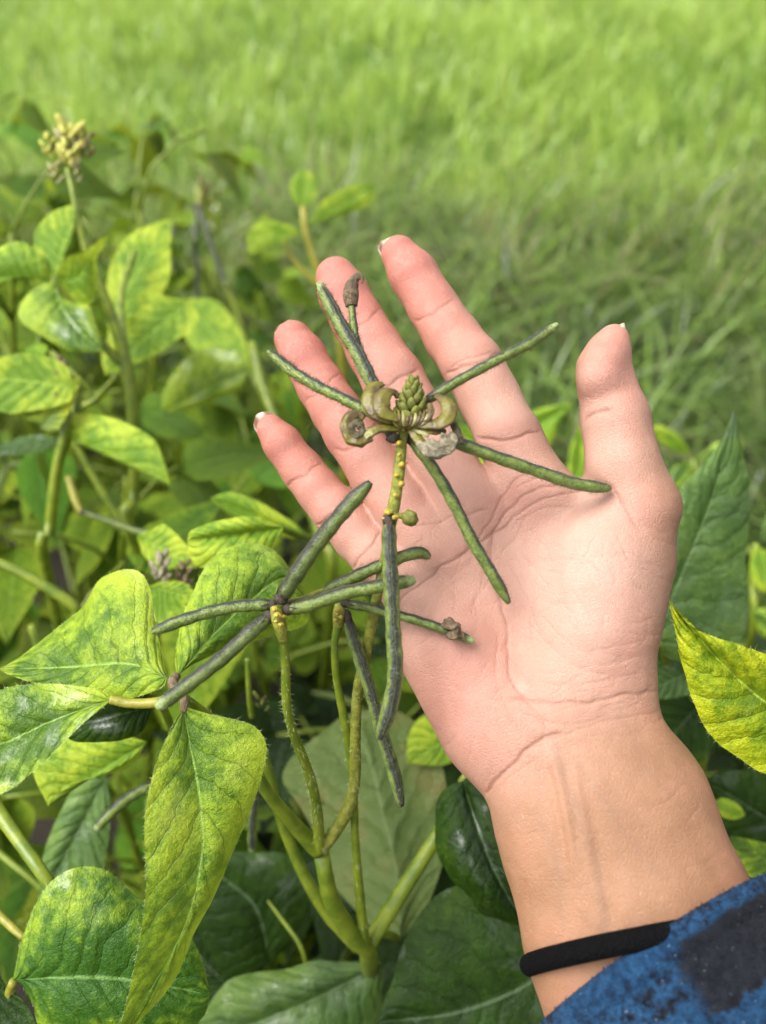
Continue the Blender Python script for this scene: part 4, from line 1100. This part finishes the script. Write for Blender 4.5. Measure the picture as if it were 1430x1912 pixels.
# lower left
gp = (-0.19, 0.20)
PB = plant(None, 'bean plant in the bottom left corner with a broad mottled leaf', gp)
stalk(PB, [(-70, 1400, 300, 12), (0, 1520, 292, 13), (50, 1590, 285, 13), (95, 1655, 280, 12), (150, 1760, 300, 13), (190, 1900, 330, 15)], M['stem'], 'stem', gp, hairs=300)
lf = stalk(PB, [(25, 1832, 268, 8), (12, 1870, 272, 8), (0, 1930, 285, 9), (20, 2010, 310, 9)], M['stem_yellow'], 'leaf_stalk', hairs=80)
leaflet(lf, M['leaf_deep'], (24, 1830), (392, 1858), [(38, 1771), (59, 1708), (86, 1657), (125, 1626), (164, 1618), (203, 1628), (234, 1657), (275, 1687), (330, 1715), (374, 1785)],
        [(43, 1840), (63, 1876), (85, 1930), (180, 1965), (300, 1950), (375, 1905)], [266, 262, 266, 274], mid=[(140, 1827), (250, 1832)], fold=(6, 5), bulge=-3, quilt=0.6, hairs=250, seed=6)
stalk(lf, [(-60, 1640, 300, 8), (0, 1710, 290, 8), (45, 1752, 286, 7)], M['stem_yellow'], 'leaflet_stalk')
leaflet(lf, M['leaf_dark'], (10, 1838), (-120, 1990), [(-20, 1800), (-90, 1850)], [(60, 1890), (70, 1960), (0, 2000)], [270, 262], seed=7, nu=24, nv=14)
# leaf pieces behind the front leaves
lf = stalk(PB, [(272, 1330, 292, 7), (300, 1315, 296, 7), (330, 1400, 310, 8), (340, 1520, 330, 9), (260, 1750, 345, 10), (190, 1900, 350, 10)], M['stem'], 'leaf_stalk')
leaflet(lf, M['leaf_dark'], (284, 1320), (117, 1360), [(255, 1285), (190, 1280), (140, 1310)], [(268, 1360), (235, 1379), (188, 1386), (135, 1384)], [290, 286, 290], seed=8, nu=26, nv=16, bulge=-2)
leaflet(lf, M['leaf_bright'], (275, 1385), (90, 1506), [(210, 1370), (120, 1380), (60, 1412), (66, 1450)], [(250, 1416), (196, 1447), (121, 1462)], [325, 322, 318], seed=9, nu=30, nv=18, bulge=-2)
leaflet(lf, M['leaf_blue'], (200, 1450), (70, 1700), [(160, 1440), (110, 1520), (80, 1600)], [(206, 1500), (200, 1580), (185, 1640), (130, 1690)], [372, 368, 366], seed=10, nu=30, nv=18, bulge=-2)
pod(lf, [(285, 1465, 330), (240, 1490, 326), (205, 1520, 322), (178, 1550, 320)], 13, UP, 'pod', seed=3, beak=0.05, fuzz=200)

# bottom centre
gp = (-0.07, 0.28)
PC = plant(None, 'low bean plant under the pods with dark crinkled leaves', gp)
stalk(PC, [(610, 1830, 400, 10), (620, 1900, 420, 11), (630, 2000, 470, 12)], M['stem'], 'stem', gp)
lf = stalk(PC, [(705, 1800, 375, 7), (680, 1830, 390, 8), (612, 1840, 402, 9)], M['stem'], 'leaf_stalk')
leaflet(lf, M['leaf_blue'], (716, 1800), (350, 1960), [(690, 1797), (618, 1795), (536, 1806), (440, 1822), (395, 1870)], [(714, 1845), (700, 1910), (620, 1990), (450, 2010)], [372, 362, 360, 362], mid=[(600, 1860), (470, 1915)], fold=(6, 4), bulge=-4, quilt=0.9, wave=1.6, seed=11)
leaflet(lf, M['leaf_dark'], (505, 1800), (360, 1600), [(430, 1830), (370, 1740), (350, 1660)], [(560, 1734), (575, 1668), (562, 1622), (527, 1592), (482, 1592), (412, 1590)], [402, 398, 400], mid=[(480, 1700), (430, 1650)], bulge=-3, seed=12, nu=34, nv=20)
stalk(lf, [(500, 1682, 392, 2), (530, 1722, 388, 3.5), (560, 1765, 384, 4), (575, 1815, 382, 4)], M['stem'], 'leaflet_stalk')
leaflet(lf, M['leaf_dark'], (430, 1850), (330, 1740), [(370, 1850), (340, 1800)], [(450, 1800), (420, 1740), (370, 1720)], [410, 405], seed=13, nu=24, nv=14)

# under the wrist
gp = (0.13, 0.26)
PD = plant(None, 'bean plant under the wrist with broad dark wet leaves', gp)
stalk(PD, [(1010, 1800, 400, 11), (1015, 1900, 420, 12), (1010, 2050, 480, 13)], M['stem'], 'stem', gp)
lf = stalk(PD, [(1100, 1720, 355, 8), (1060, 1780, 375, 8), (1012, 1830, 402, 9)], M['stem'], 'leaf_stalk')
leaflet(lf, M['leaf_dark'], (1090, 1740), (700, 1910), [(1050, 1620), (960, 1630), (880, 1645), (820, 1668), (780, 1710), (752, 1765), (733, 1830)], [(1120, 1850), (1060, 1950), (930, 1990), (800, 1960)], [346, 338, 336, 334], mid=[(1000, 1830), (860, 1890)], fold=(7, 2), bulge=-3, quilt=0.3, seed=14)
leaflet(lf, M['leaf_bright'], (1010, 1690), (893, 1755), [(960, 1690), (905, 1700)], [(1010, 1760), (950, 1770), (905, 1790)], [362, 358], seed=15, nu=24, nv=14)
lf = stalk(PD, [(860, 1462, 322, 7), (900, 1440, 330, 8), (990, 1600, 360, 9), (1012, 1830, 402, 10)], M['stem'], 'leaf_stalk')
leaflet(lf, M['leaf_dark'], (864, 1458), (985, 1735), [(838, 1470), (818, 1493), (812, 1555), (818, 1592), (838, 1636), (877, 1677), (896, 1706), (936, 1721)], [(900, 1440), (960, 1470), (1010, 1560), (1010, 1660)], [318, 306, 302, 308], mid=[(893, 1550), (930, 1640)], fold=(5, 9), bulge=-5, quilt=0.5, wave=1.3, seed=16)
leaflet(lf, M['leaf_bright'], (900, 1345), (760, 1425), [(850, 1320), (790, 1335), (762, 1375)], [(880, 1400), (830, 1428)], [400, 396], seed=17, nu=24, nv=14)

# right side
gp = (0.27, 0.33)
PE = plant(None, 'bean plant right of the wrist with a bright yellow leaf', gp)
stalk(PE, [(1325, 1330, 420, 9), (1310, 1420, 440, 10), (1290, 1540, 470, 11), (1285, 1700, 520, 12)], M['stem'], 'stem', gp)
lf = stalk(PE, [(1228, 1200, 362, 7), (1260, 1260, 385, 8), (1325, 1330, 420, 8)], M['stem'], 'leaf_stalk')
leaflet(lf, M['leaf_blue'], (1215, 1215), (1370, 765), [(1190, 1120), (1215, 1010), (1250, 945), (1280, 900), (1323, 860), (1352, 816)], [(1290, 1235), (1385, 1196), (1394, 1115), (1391, 1050), (1400, 987), (1397, 905), (1383, 843)], [366, 362, 354, 348], mid=[(1270, 1080), (1330, 930)], fold=(3, 5), bulge=-2, quilt=0.7, wave=1.2, seed=18, name='leaflet')
leaflet(lf, M['leaf_blue'], (1300, 1250), (1190, 1300), [(1260, 1225), (1200, 1235)], [(1300, 1290), (1240, 1305)], [376, 372], seed=19, nu=24, nv=14)
leaflet(lf, M['leaf_dark'], (1330, 1290), (1215, 1420), [(1280, 1270), (1210, 1330)], [(1340, 1380), (1280, 1440)], [420, 416], seed=19.5, nu=24, nv=14)
lf = stalk(PE, [(1560, 1400, 262, 9), (1600, 1480, 300, 9), (1450, 1560, 420, 10), (1285, 1700, 520, 11)], M['stem'], 'leaf_stalk')
leaflet(lf, M['leaf_yellow'], (1550, 1395), (1249, 1119), [(1500, 1450), (1430, 1446), (1370, 1410), (1324, 1370), (1290, 1302), (1268, 1222), (1254, 1150)], [(1540, 1310), (1500, 1250), (1430, 1222), (1370, 1202), (1330, 1190), (1284, 1160)], [246, 240, 234, 230], mid=[(1440, 1320), (1340, 1230)], fold=(4, -3), bulge=-2, quilt=0.8, wave=1.2, hairs=250, seed=20)
lf = stalk(PE, [(1450, 1520, 392, 7), (1430, 1600, 420, 8), (1285, 1700, 520, 10)], M['stem'], 'leaf_stalk')
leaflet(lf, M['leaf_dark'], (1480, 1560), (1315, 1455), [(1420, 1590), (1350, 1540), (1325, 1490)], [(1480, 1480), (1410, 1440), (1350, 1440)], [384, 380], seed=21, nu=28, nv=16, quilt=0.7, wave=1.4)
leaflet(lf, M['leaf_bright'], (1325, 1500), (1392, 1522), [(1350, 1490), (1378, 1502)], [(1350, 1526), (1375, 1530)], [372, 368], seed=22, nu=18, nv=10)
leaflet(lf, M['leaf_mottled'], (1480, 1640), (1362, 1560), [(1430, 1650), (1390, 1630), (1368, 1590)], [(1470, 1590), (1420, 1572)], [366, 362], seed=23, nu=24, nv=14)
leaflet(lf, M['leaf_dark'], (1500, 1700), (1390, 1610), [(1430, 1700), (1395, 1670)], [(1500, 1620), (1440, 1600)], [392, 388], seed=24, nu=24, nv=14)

# ------------------------------------------------------------------ back left: flowering plants
def small_raceme(parent, P, scale, seed, n=14, mats=('bud', 'petal', 'petal_pale', 'dry')):
    """cluster of buds and curled flowers at the head of a stalk; P = head pixel and distance"""
    r2 = random.Random(seed)
    for i in range(n):
        a = i * 2.4; f = i / n
        x = P[0] + math.cos(a) * 30 * scale * (0.4 + 0.6 * r2.random()); y = P[1] + (0.5 - f) * 90 * scale
        d = P[2] + math.sin(a) * 5 * scale; s = r2.uniform(0.0022, 0.0036) * scale * P[2] / 330
        axs = UP + RIGHT * math.cos(a) * 0.8 - FWD * math.sin(a) * 0.8; axs /= np.linalg.norm(axs)
        sd_ = np.cross(axs, FWD); sd_ /= np.linalg.norm(sd_); o2 = np.cross(axs, sd_)
        V, F, UV = blob(at(x, y, d), np.array([sd_ * s * 0.7, o2 * s * 0.6, axs * s * 1.7]), 7, 8, 0.35, i + seed, 500)
        mb = MB(); mb.add(V, F, UV); mb.build('flower_bud', M[mats[i % len(mats)] if i % 3 == 0 else mats[0]], parent)

gp = (-0.16, 0.50)
PF = plant(None, 'tall bean plant at the left with a yellow flower head above mottled leaves', gp)
stalk(PF, [(170, 490, 452, 9), (190, 540, 455, 9), (215, 610, 458, 10), (237, 690, 462, 12), (250, 800, 470, 11), (250, 930, 485, 11), (252, 1020, 500, 11)], M['stem'], 'stem', gp)
rf = stalk(PF, [(126, 315, 446, 6), (138, 370, 446, 6), (148, 425, 448, 7), (163, 475, 450, 8), (172, 495, 452, 9)], M['stem'], 'raceme')
small_raceme(rf, (128, 262, 446), 0.75, 3, 15, ('bud_yellow', 'petal_pale', 'petal', 'bud'))
small_raceme(rf, (90, 268, 447), 0.45, 4, 8, ('bud_yellow', 'bud')); small_raceme(rf, (158, 262, 445), 0.5, 5, 7, ('petal', 'dry'))
small_raceme(rf, (102, 318, 446), 0.4, 6, 6, ('petal_pale', 'bud_yellow')); small_raceme(rf, (142, 315, 446), 0.4, 7, 6, ('petal_pale', 'petal_white'))
lf = stalk(PF, [(98, 520, 440, 6), (140, 575, 446, 7), (185, 635, 455, 8), (235, 688, 462, 9)], M['stem'], 'leaf_stalk')
leaflet(lf, M['leaf_bright'], (98, 518), (146, 382), [(76, 500), (62, 445), (88, 402), (120, 386)], [(110, 505), (132, 440), (140, 405)], [440, 442, 446], seed=30, nu=26, nv=16)
leaflet(lf, M['leaf_bright'], (92, 522), (-60, 520), [(80, 480), (40, 452), (0, 462), (-40, 490)], [(70, 520), (30, 512), (0, 535), (-30, 545)], [440, 436, 432], seed=31, nu=26, nv=16, bulge=-3)
leaflet(lf, M['leaf_mottled'], (100, 524), (192, 658), [(70, 535), (40, 562), (38, 596), (70, 622), (120, 652), (160, 658)], [(125, 560), (165, 570), (178, 600), (188, 635)], [440, 432, 428], mid=[(118, 575), (150, 620)], seed=32, nu=28, nv=18, bulge=-3)
leaflet(lf, M['leaf_bright'], (106, 522), (206, 440), [(112, 500), (130, 478), (160, 470), (185, 450)], [(140, 560), (172, 565), (182, 520), (182, 480)], [440, 432, 436], mid=[(145, 520), (168, 485)], fold=(-6, 8), seed=33, nu=26, nv=16)
lf = stalk(PF, [(250, 470, 520, 6), (225, 560, 500, 7), (237, 690, 464, 9)], M['stem'], 'leaf_stalk')
leaflet(lf, M['leaf_bright'], (205, 590), (322, 408), [(200, 520), (230, 450), (280, 420)], [(270, 590), (315, 520), (318, 450)], [520, 530, 540], seed=34, nu=24, nv=14)
leaflet(lf, M['leaf_bright'], (200, 600), (325, 560), [(220, 570), (280, 545)], [(210, 680), (270, 672), (315, 610)], [520, 515], seed=35, nu=24, nv=14)
leaflet(lf, M['leaf_bright'], (352, 560), (196, 700), [(290, 560), (220, 610), (190, 660)], [(370, 600), (310, 650), (235, 690)], [505, 495], seed=36, nu=24, nv=14)
lf = stalk(PF, [(220, 700, 470, 6), (180, 745, 478, 6), (130, 800, 486, 6), (252, 1020, 500, 9)], M['stem'], 'leaf_stalk')
leaflet(lf, M['leaf_bright'], (40, 780), (318, 908), [(120, 772), (200, 778), (280, 815), (305, 860)], [(110, 806), (170, 830), (235, 852), (285, 880)], [440, 436, 430, 428], seed=37, nu=30, nv=16, bulge=-2)
leaflet(lf, M['leaf_mottled'], (300, 770), (470, 690), [(310, 720), (350, 665), (400, 650), (450, 660)], [(345, 765), (400, 745), (450, 725)], [560, 550], seed=38, nu=26, nv=16, bulge=-3)

gp = (-0.30, 0.44)
PG = plant(None, 'bean plant at the left edge with a withered brown flower head', gp)
stalk(PG, [(118, 740, 430, 8), (125, 790, 432, 9), (105, 880, 440, 10), (92, 1000, 455, 10), (85, 1060, 470, 11)], M['stem'], 'stem', gp)
stalk(PG, [(-30, 1040, 400, 10), (50, 1075, 402, 10), (130, 1125, 405, 10), (150, 1150, 408, 9)], M['stem'], 'branch')
rg = stalk(PG, [(110, 700, 430, 6), (115, 730, 430, 7), (120, 760, 431, 8)], M['stem'], 'raceme')
small_raceme(rg, (108, 705, 430), 0.7, 9, 12, ('dry', 'petal', 'petal_dry'))
lf = stalk(PG, [(150, 720, 440, 6), (140, 780, 440, 7), (105, 880, 442, 8)], M['stem'], 'leaf_stalk')
leaflet(lf, M['leaf_bright'], (138, 720), (-70, 700), [(120, 680), (60, 660), (0, 668)], [(130, 750), (70, 765), (0, 768)], [425, 420], seed=40, nu=24, nv=14)
leaflet(lf, M['leaf_blue'], (-60, 860), (120, 820), [(0, 830), (60, 812)], [(10, 850), (70, 845)], [480, 478], seed=41, nu=20, nv=10)
leaflet(lf, M['leaf_yellow'], (75, 800), (150, 700), [(80, 760), (110, 730)], [(110, 800), (140, 740)], [428, 424], seed=42, nu=20, nv=12)
rg = stalk(PG, [(128, 890, 470, 7), (140, 930, 468, 8), (152, 958, 466, 6)], M['stem_yellow'], 'raceme')
pod(rg, [(152, 956, 466), (200, 972, 464), (250, 990, 462), (292, 1000, 460)], 8, UP, 'pod', seed=41, fuzz=0)

# leaves between: centre left
gp = (-0.10, 0.55)
PH = plant(None, 'bean plant behind the little finger with plain bright green leaves', gp)
stalk(PH, [(470, 640, 640, 8), (490, 720, 630, 8), (520, 800, 620, 9), (560, 900, 610, 9), (600, 1010, 600, 10), (620, 1080, 600, 10)], M['stem'], 'stem', gp)
lf = stalk(PH, [(520, 985, 345, 6), (560, 1000, 400, 7), (600, 1010, 560, 8)], M['stem'], 'leaf_stalk')
leaflet(lf, M['leaf_bright'], (530, 985), (350, 1010), [(480, 968), (428, 971), (380, 981), (355, 992)], [(515, 1020), (450, 1060), (375, 1060), (355, 1040)], [335, 330, 330], seed=43, nu=26, nv=16, bulge=-3)
leaflet(lf, M['leaf_bright'], (580, 1005), (392, 930), [(540, 970), (480, 935), (430, 918)], [(540, 1005), (470, 985), (420, 955)], [420, 412], seed=44, nu=26, nv=14, bulge=-2)
leaflet(lf, M['leaf_bright'], (255, 1000), (370, 1060), [(290, 985), (310, 980), (350, 1020)], [(270, 1040), (310, 1060)], [400, 395], seed=45, nu=22, nv=12)
leaflet(lf, M['leaf_bright'], (275, 1095), (370, 1120), [(310, 1085), (350, 1090)], [(290, 1160), (340, 1160)], [360, 358], seed=46, nu=22, nv=12)
leaflet(lf, M['leaf_bright'], (340, 560), (470, 700), [(400, 560), (450, 620)], [(350, 640), (420, 690)], [700, 690], seed=47, nu=22, nv=12)
rh = stalk(PH, [(330, 1060, 372, 5), (345, 1090, 390, 5), (420, 1180, 430, 6), (560, 1100, 560, 7)], M['stem'], 'raceme')
small_raceme(rh, (300, 1055, 366), 0.55, 12, 9, ('petal_white', 'dry', 'petal_dry')); small_raceme(rh, (345, 1068, 370), 0.5, 13, 9, ('dry', 'petal'))
rh = stalk(PH, [(462, 1230, 330, 5), (465, 1300, 334, 5), (470, 1340, 338, 5)], M['stem'], 'raceme')
small_raceme(rh, (488, 1308, 338), 0.35, 15, 5, ('bud', 'dry'))
pod(rh, [(478, 1480, 345), (472, 1530, 345), (470, 1590, 346)], 10, -FWD, 'pod', seed=21, beak=0.1, fuzz=150)

# sprig rising behind the ring finger
gp = (-0.06, 0.62)
PI_ = plant(None, 'small pale sprig rising behind the ring finger tip', gp)
stalk(PI_, [(566, 385, 642, 7), (570, 430, 644, 7), (585, 480, 650, 7), (610, 560, 660, 8), (640, 700, 680, 8)], M['stem_yellow'], 'stem', gp)
leaflet(PI_, M['leaf_bright'], (566, 388), (568, 314), [(546, 372), (544, 334)], [(590, 370), (588, 332)], [640, 636], seed=50, nu=18, nv=12, name='leaf', bulge=-0.6, quilt=0.12)
leaflet(PI_, M['leaf_bright'], (578, 424), (702, 343), [(600, 378), (655, 346)], [(622, 408), (660, 396), (694, 378)], [640, 630], seed=51, nu=22, nv=12, name='leaf', fold=(-4, 4), bulge=-0.6, quilt=0.12)
leaflet(PI_, M['leaf_bright'], (564, 434), (460, 436), [(530, 416), (488, 414)], [(535, 448), (500, 462), (468, 474)], [640, 630], seed=52, nu=22, nv=12, name='leaf', bulge=-0.6, quilt=0.12)
stalk(PI_, [(530, 455, 650, 4), (552, 490, 652, 5), (592, 530, 657, 5)], M['stem_yellow'], 'raceme')
gp = (-0.22, 1.0)
PJ = plant(None, 'thin bean stalk with a brown head and two hanging dark pods', gp)
stalk(PJ, [(378, 345, 820, 5), (372, 380, 820, 5), (440, 580, 830, 6), (470, 690, 840, 7), (500, 780, 860, 7)], M['stem'], 'stem', gp)
rj = stalk(PJ, [(378, 340, 820, 4), (374, 365, 820, 5), (372, 385, 820, 5)], M['stem_yellow'], 'raceme')
small_raceme(rj, (380, 352, 820), 0.45, 22, 8, ('petal', 'dry'))
pod(rj, [(372, 385, 818), (385, 430, 818), (405, 490, 818), (422, 535, 818)], 8, -FWD, 'pod', seed=31, fuzz=0)
pod(rj, [(368, 385, 820), (366, 450, 820), (368, 520, 820), (370, 580, 820)], 7, -FWD, 'pod', seed=32, fuzz=0)
pod(rj, [(325, 420, 822), (322, 460, 822), (326, 510, 822)], 6, -FWD, 'pod', seed=33, fuzz=0)

# young leafy weeds beyond the thumb
def young(xy, label, leaves, stem):
    p = plant(None, label, xy, 'young plants beyond the hand')
    stalk(p, stem, M['stem'], 'stem', xy)
    for i, (b, t_, l, r, d, m) in enumerate(leaves):
        leaflet(p, M[m], b, t_, l, r, d, seed=60 + i + xy[0] * 50, nu=22, nv=12, name='leaf', bulge=-3)
young((0.14, 0.62), 'young plant with a pale pointed leaf showing between forefinger and thumb',
      [((985, 800), (1068, 752), [(990, 770), (1030, 758)], [(1020, 835), (1045, 790)], [600, 590], 'leaf_bright'), ((1070, 930), (1085, 790), [(1060, 890), (1066, 830)], [(1100, 900), (1104, 840)], [610, 600], 'leaf_bright'),
       ((960, 880), (850, 790), [(920, 890), (870, 850)], [(930, 840), (880, 800)], [600, 590], 'leaf_bright')], [(1000, 850, 606, 6), (1010, 900, 612, 7), (1015, 960, 620, 7)])
young((0.30, 0.66), 'young plant with a yellowish oval leaf right of the thumb',
      [((1290, 850), (1215, 800), [(1270, 815), (1235, 795)], [(1260, 845), (1230, 825)], [700, 690], 'leaf_bright'), ((1290, 860), (1250, 920), [(1260, 870), (1245, 900)], [(1290, 890), (1270, 915)], [700, 690], 'leaf_mottled'),
       ((1300, 860), (1390, 830), [(1330, 830), (1370, 822)], [(1330, 870), (1370, 855)], [710, 705], 'leaf_mottled')], [(1292, 856, 702, 6), (1300, 920, 708, 7), (1305, 980, 716, 7)])
young((0.38, 0.60), 'young plant with bluish leaves at the right edge above the yellow leaf',
      [((1420, 1010), (1500, 930), [(1430, 960), (1470, 930)], [(1470, 1010), (1500, 970)], [560, 555], 'leaf_blue'), ((1410, 1020), (1440, 1110), [(1400, 1060), (1415, 1100)], [(1450, 1040), (1465, 1090)], [560, 555], 'leaf_bright'),
       ((1405, 1150), (1470, 1190), [(1420, 1135), (1450, 1150)], [(1420, 1185), (1450, 1195)], [540, 536], 'leaf_mottled')], [(1412, 1015, 562, 6), (1405, 1080, 570, 7), (1400, 1200, 590, 7)])

# ------------------------------------------------------------------ the rest of the row
def blade_mesh(seed):
    r2 = random.Random(seed); nu, nv = 16, 10
    w0 = r2.uniform(0.62, 0.80); droop = r2.uniform(0.1, 0.55); fold = r2.uniform(-0.05, 0.28); skew = r2.uniform(-0.12, 0.12)
    V, UV = [], []
    for i in range(nu + 1):
        t = i / nu
        w = w0 * 0.5 * (math.sin(math.pi * t ** 0.62) ** 0.9) * (1 - 0.25 * t)
        for j in range(nv + 1):
            v = -1 + 2 * j / nv
            x = v * w * (1 + skew * v); y = t - 0.04 * abs(v) * math.sin(math.pi * t)
            z = -droop * t * t + fold * abs(v) * w + 0.03 * noise.noise(Vector((x * 5, y * 5, seed))) + 0.018 * abs(math.sin(math.pi * (t - 0.26 * abs(v)) * 8.5)) * min(1, abs(v) * 4)
            V.append((x, y, z)); UV.append((t, v * .5 + .5))
    k = nv + 1
    F = [(i * k + j, i * k + j + 1, (i + 1) * k + j + 1, (i + 1) * k + j) for i in range(nu) for j in range(nv)]
    o = mk('leaflet', V, F, M['leaf_canopy'], None, UV); me = o.data; bpy.data.objects.remove(o); return me
BLADES = [blade_mesh(s) for s in range(10)]
for me_ in BLADES[6:]: me_.materials[0] = M['leaf_bright']
SHADE_TINTED = [blade_mesh(s) for s in range(20, 25)]
for me_ in SHADE_TINTED: me_.materials[0] = M['leaf_dark']  # darker leaf colour paints in the deep shade of the low gaps

def tube_mesh(name, P, R, mat):
    V, F, UV = tube(np.array(P, float), R, 7, np.array([0.3, 1, 0.2])); o = mk(name, V, F, mat, None, UV); me = o.data; bpy.data.objects.remove(o); return me
PET = [tube_mesh('leaf_stalk', [(0, 0, 0), (0, .35, .05 + .1 * s), (0, .7, .06 + .12 * s), (0, 1, .02 + .1 * s)], np.array([.022, .018, .016, .018]), M['stem']) for s in (0, 1, 2)]
PODM = [tube_mesh('pod', spline(np.array([(0, 0, 0), (0, .5, .04), (0, 1, -.06 * s)]), 10), np.array([.03, .045, .05, .05, .05, .05, .05, .045, .035, .01]), M['pod']) for s in (1, 2)]

def link(name, me, parent, M4):
    o = bpy.data.objects.new(name, me); COL.objects.link(o); o.parent = parent; o.matrix_local = M4
    return o

def blocked(w, size):
    """too near the lens or the hand"""
    x, y, d = seen(w)
    return d < 380 + size * 1000 * 0.5 or (700 < x < 1430 and 400 < y < 1912 and d < 400 + size * 500)

def filler(xy, height, seed, label, nodes=10, size=0.085, group=None, blades=None):
    r2 = random.Random(seed)
    gz = float(ground_z(*xy)); root = empty('bean_plant', (xy[0], xy[1], gz), label, 'bean plant', group)
    lean = np.array([r2.gauss(0, .08), r2.gauss(0, .08), 1.0])
    S = [np.array([0, 0, -0.02]) + lean * height * f + np.array([r2.gauss(0, .008), r2.gauss(0, .008), 0]) for f in np.linspace(0, 1, 7)]
    C_ = spline(np.array(S), 24)
    link('stem', tube_mesh('stem', C_, np.linspace(0.0045, 0.002, 24), M['stem']), root, Matrix.Identity(4))
    az = r2.uniform(0, 6.28)
    for k in range(nodes):
        f = 0.28 + 0.72 * k / (nodes - 1); p = C_[min(23, int(f * 23))]
        az += 2.4 + r2.gauss(0, .3)
        L = r2.uniform(0.07, 0.14) * (1.1 - 0.4 * f); el = r2.uniform(0.2, 0.9)
        R4 = Matrix.Translation(Vector(p)) @ Matrix.Rotation(az, 4, 'Z') @ Matrix.Rotation(el, 4, 'X')
        tip = np.array(R4 @ Vector((0, L, 0.1 * L)))
        W = tip + np.array([xy[0], xy[1], gz])
        if W[1] > 0 and blocked(W, size * 1.6): continue
        lf = link('leaf_stalk', r2.choice(PET), root, R4 @ Matrix.Scale(L, 4))
        for q, (yaw, dist) in enumerate(((0, 1.0), (1.25, 0.9), (-1.25, 0.9))):
            s = size * r2.uniform(0.75, 1.25) * (1.0 if q == 0 else 0.88) * (1.15 - 0.35 * f)
            m = Matrix.Translation(Vector((0, dist, 0.02))) @ Matrix.Rotation(yaw + r2.gauss(0, .2), 4, 'Z') @ Matrix.Rotation(-el * .8 - r2.uniform(-0.3, 0.7), 4, 'X') @ Matrix.Rotation(r2.gauss(0, .45), 4, 'Y') @ Matrix.Scale(s / L, 4)
            link('leaflet', r2.choice(blades or BLADES), lf, m)
        if r2.random() < 0.10 and 0.4 < f < 0.8:
            R5 = Matrix.Translation(Vector(p)) @ Matrix.Rotation(az + 1, 4, 'Z') @ Matrix.Rotation(1.0, 4, 'X')
            rc_ = link('raceme', PET[0], root, R5 @ Matrix.Scale(0.10, 4))
            for q in range(r2.randint(2, 4)):
                link('pod', r2.choice(PODM), rc_, Matrix.Translation((0, 0.98, 0.02)) @ Matrix.Rotation(q * 1.7, 4, 'Y') @ Matrix.Rotation(-r2.uniform(0.6, 1.8), 4, 'X') @ Matrix.Scale(0.5, 4))
    return root
# (x, y, height) of the plants that fill the row behind and beside the named ones
ROW = []
r5 = random.Random(21)
for gy in np.arange(0.30, 1.55, 0.17):
    for gx in np.arange(-1.0, 0.12, 0.17):
        x = gx + r5.uniform(-.06, .06); y = gy + r5.uniform(-.06, .06)
        if abs(x) > 0.5 * y + 0.28: continue
        if x > 0.05 - 0.28 * (y - 0.4): continue
        hgt = (0.70 if x < -0.5 * y + 0.05 else 0.62 if x < -0.28 else 0.50) - 0.10 * max(0, y - 0.5) + r5.uniform(-.08, .05) - (0.10 if x > -0.1 else 0)
        ROW.append((x, y, hgt))
for x, y, h in ((0.10, 0.34, 0.42), (0.20, 0.42, 0.44), (0.33, 0.40, 0.52), (0.02, 0.36, 0.44), (0.24, 0.28, 0.46), (0.12, 0.50, 0.36), (-0.05, 0.33, 0.46), (0.38, 0.52, 0.44), (0.16, 0.24, 0.45), (0.05, 0.24, 0.45), (-0.16, 0.30, 0.48), (-0.10, 0.22, 0.48)):
    ROW.append((x, y, h))
for x, y, h in ((-0.34, 0.62, 0.74), (-0.42, 0.72, 0.76), (-0.50, 0.86, 0.74), (-0.28, 0.74, 0.68), (-0.38, 0.92, 0.68), (-0.58, 1.0, 0.74), (-0.30, 0.55, 0.66), (-0.18, 0.56, 0.50), (-0.24, 0.90, 0.58)):
    ROW.append((x, y, h))
ORD = 'first second third fourth fifth sixth seventh eighth ninth tenth eleventh twelfth thirteenth fourteenth fifteenth sixteenth'.split()
ORD += ['seventeenth', 'eighteenth', 'nineteenth', 'twentieth', 'twenty-first', 'twenty-second', 'twenty-third', 'twenty-fourth', 'twenty-fifth', 'twenty-sixth']
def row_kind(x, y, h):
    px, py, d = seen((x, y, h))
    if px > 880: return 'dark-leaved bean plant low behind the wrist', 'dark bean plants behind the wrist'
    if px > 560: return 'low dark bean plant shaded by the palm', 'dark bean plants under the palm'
    if d > 820: return 'far bean plant where the rough grass begins', 'bean plants at the back of the row'
    if py < 560: return 'tall bean plant behind the yellow flower head', 'bean plants behind the flower head'
    if px < 260: return 'leafy bean plant left of the purple pods', 'bean plants at the left of the row'
    return 'leafy bean plant just below the little fingertip', 'bean plants below the little finger'
place = {}
for p in ROW: place.setdefault(row_kind(*p)[1], []).append(p)
for g in place: place[g].sort(key=lambda p: seen(p)[0])
for i, (x, y, h) in enumerate(ROW):
    l, g = row_kind(x, y, h); k = place[g].index((x, y, h)); n_ = len(place[g])
    at_ = 'leftmost of its group' if k == 0 else 'rightmost of its group' if k == n_ - 1 else ORD[k] + ' from the left'
    filler((x, y), h, 100 + i, l + ', ' + at_, group=g, size=0.068 if 'tall' in l or 'far' in l else 0.08, blades=SHADE_TINTED if 'dark' in l else None)
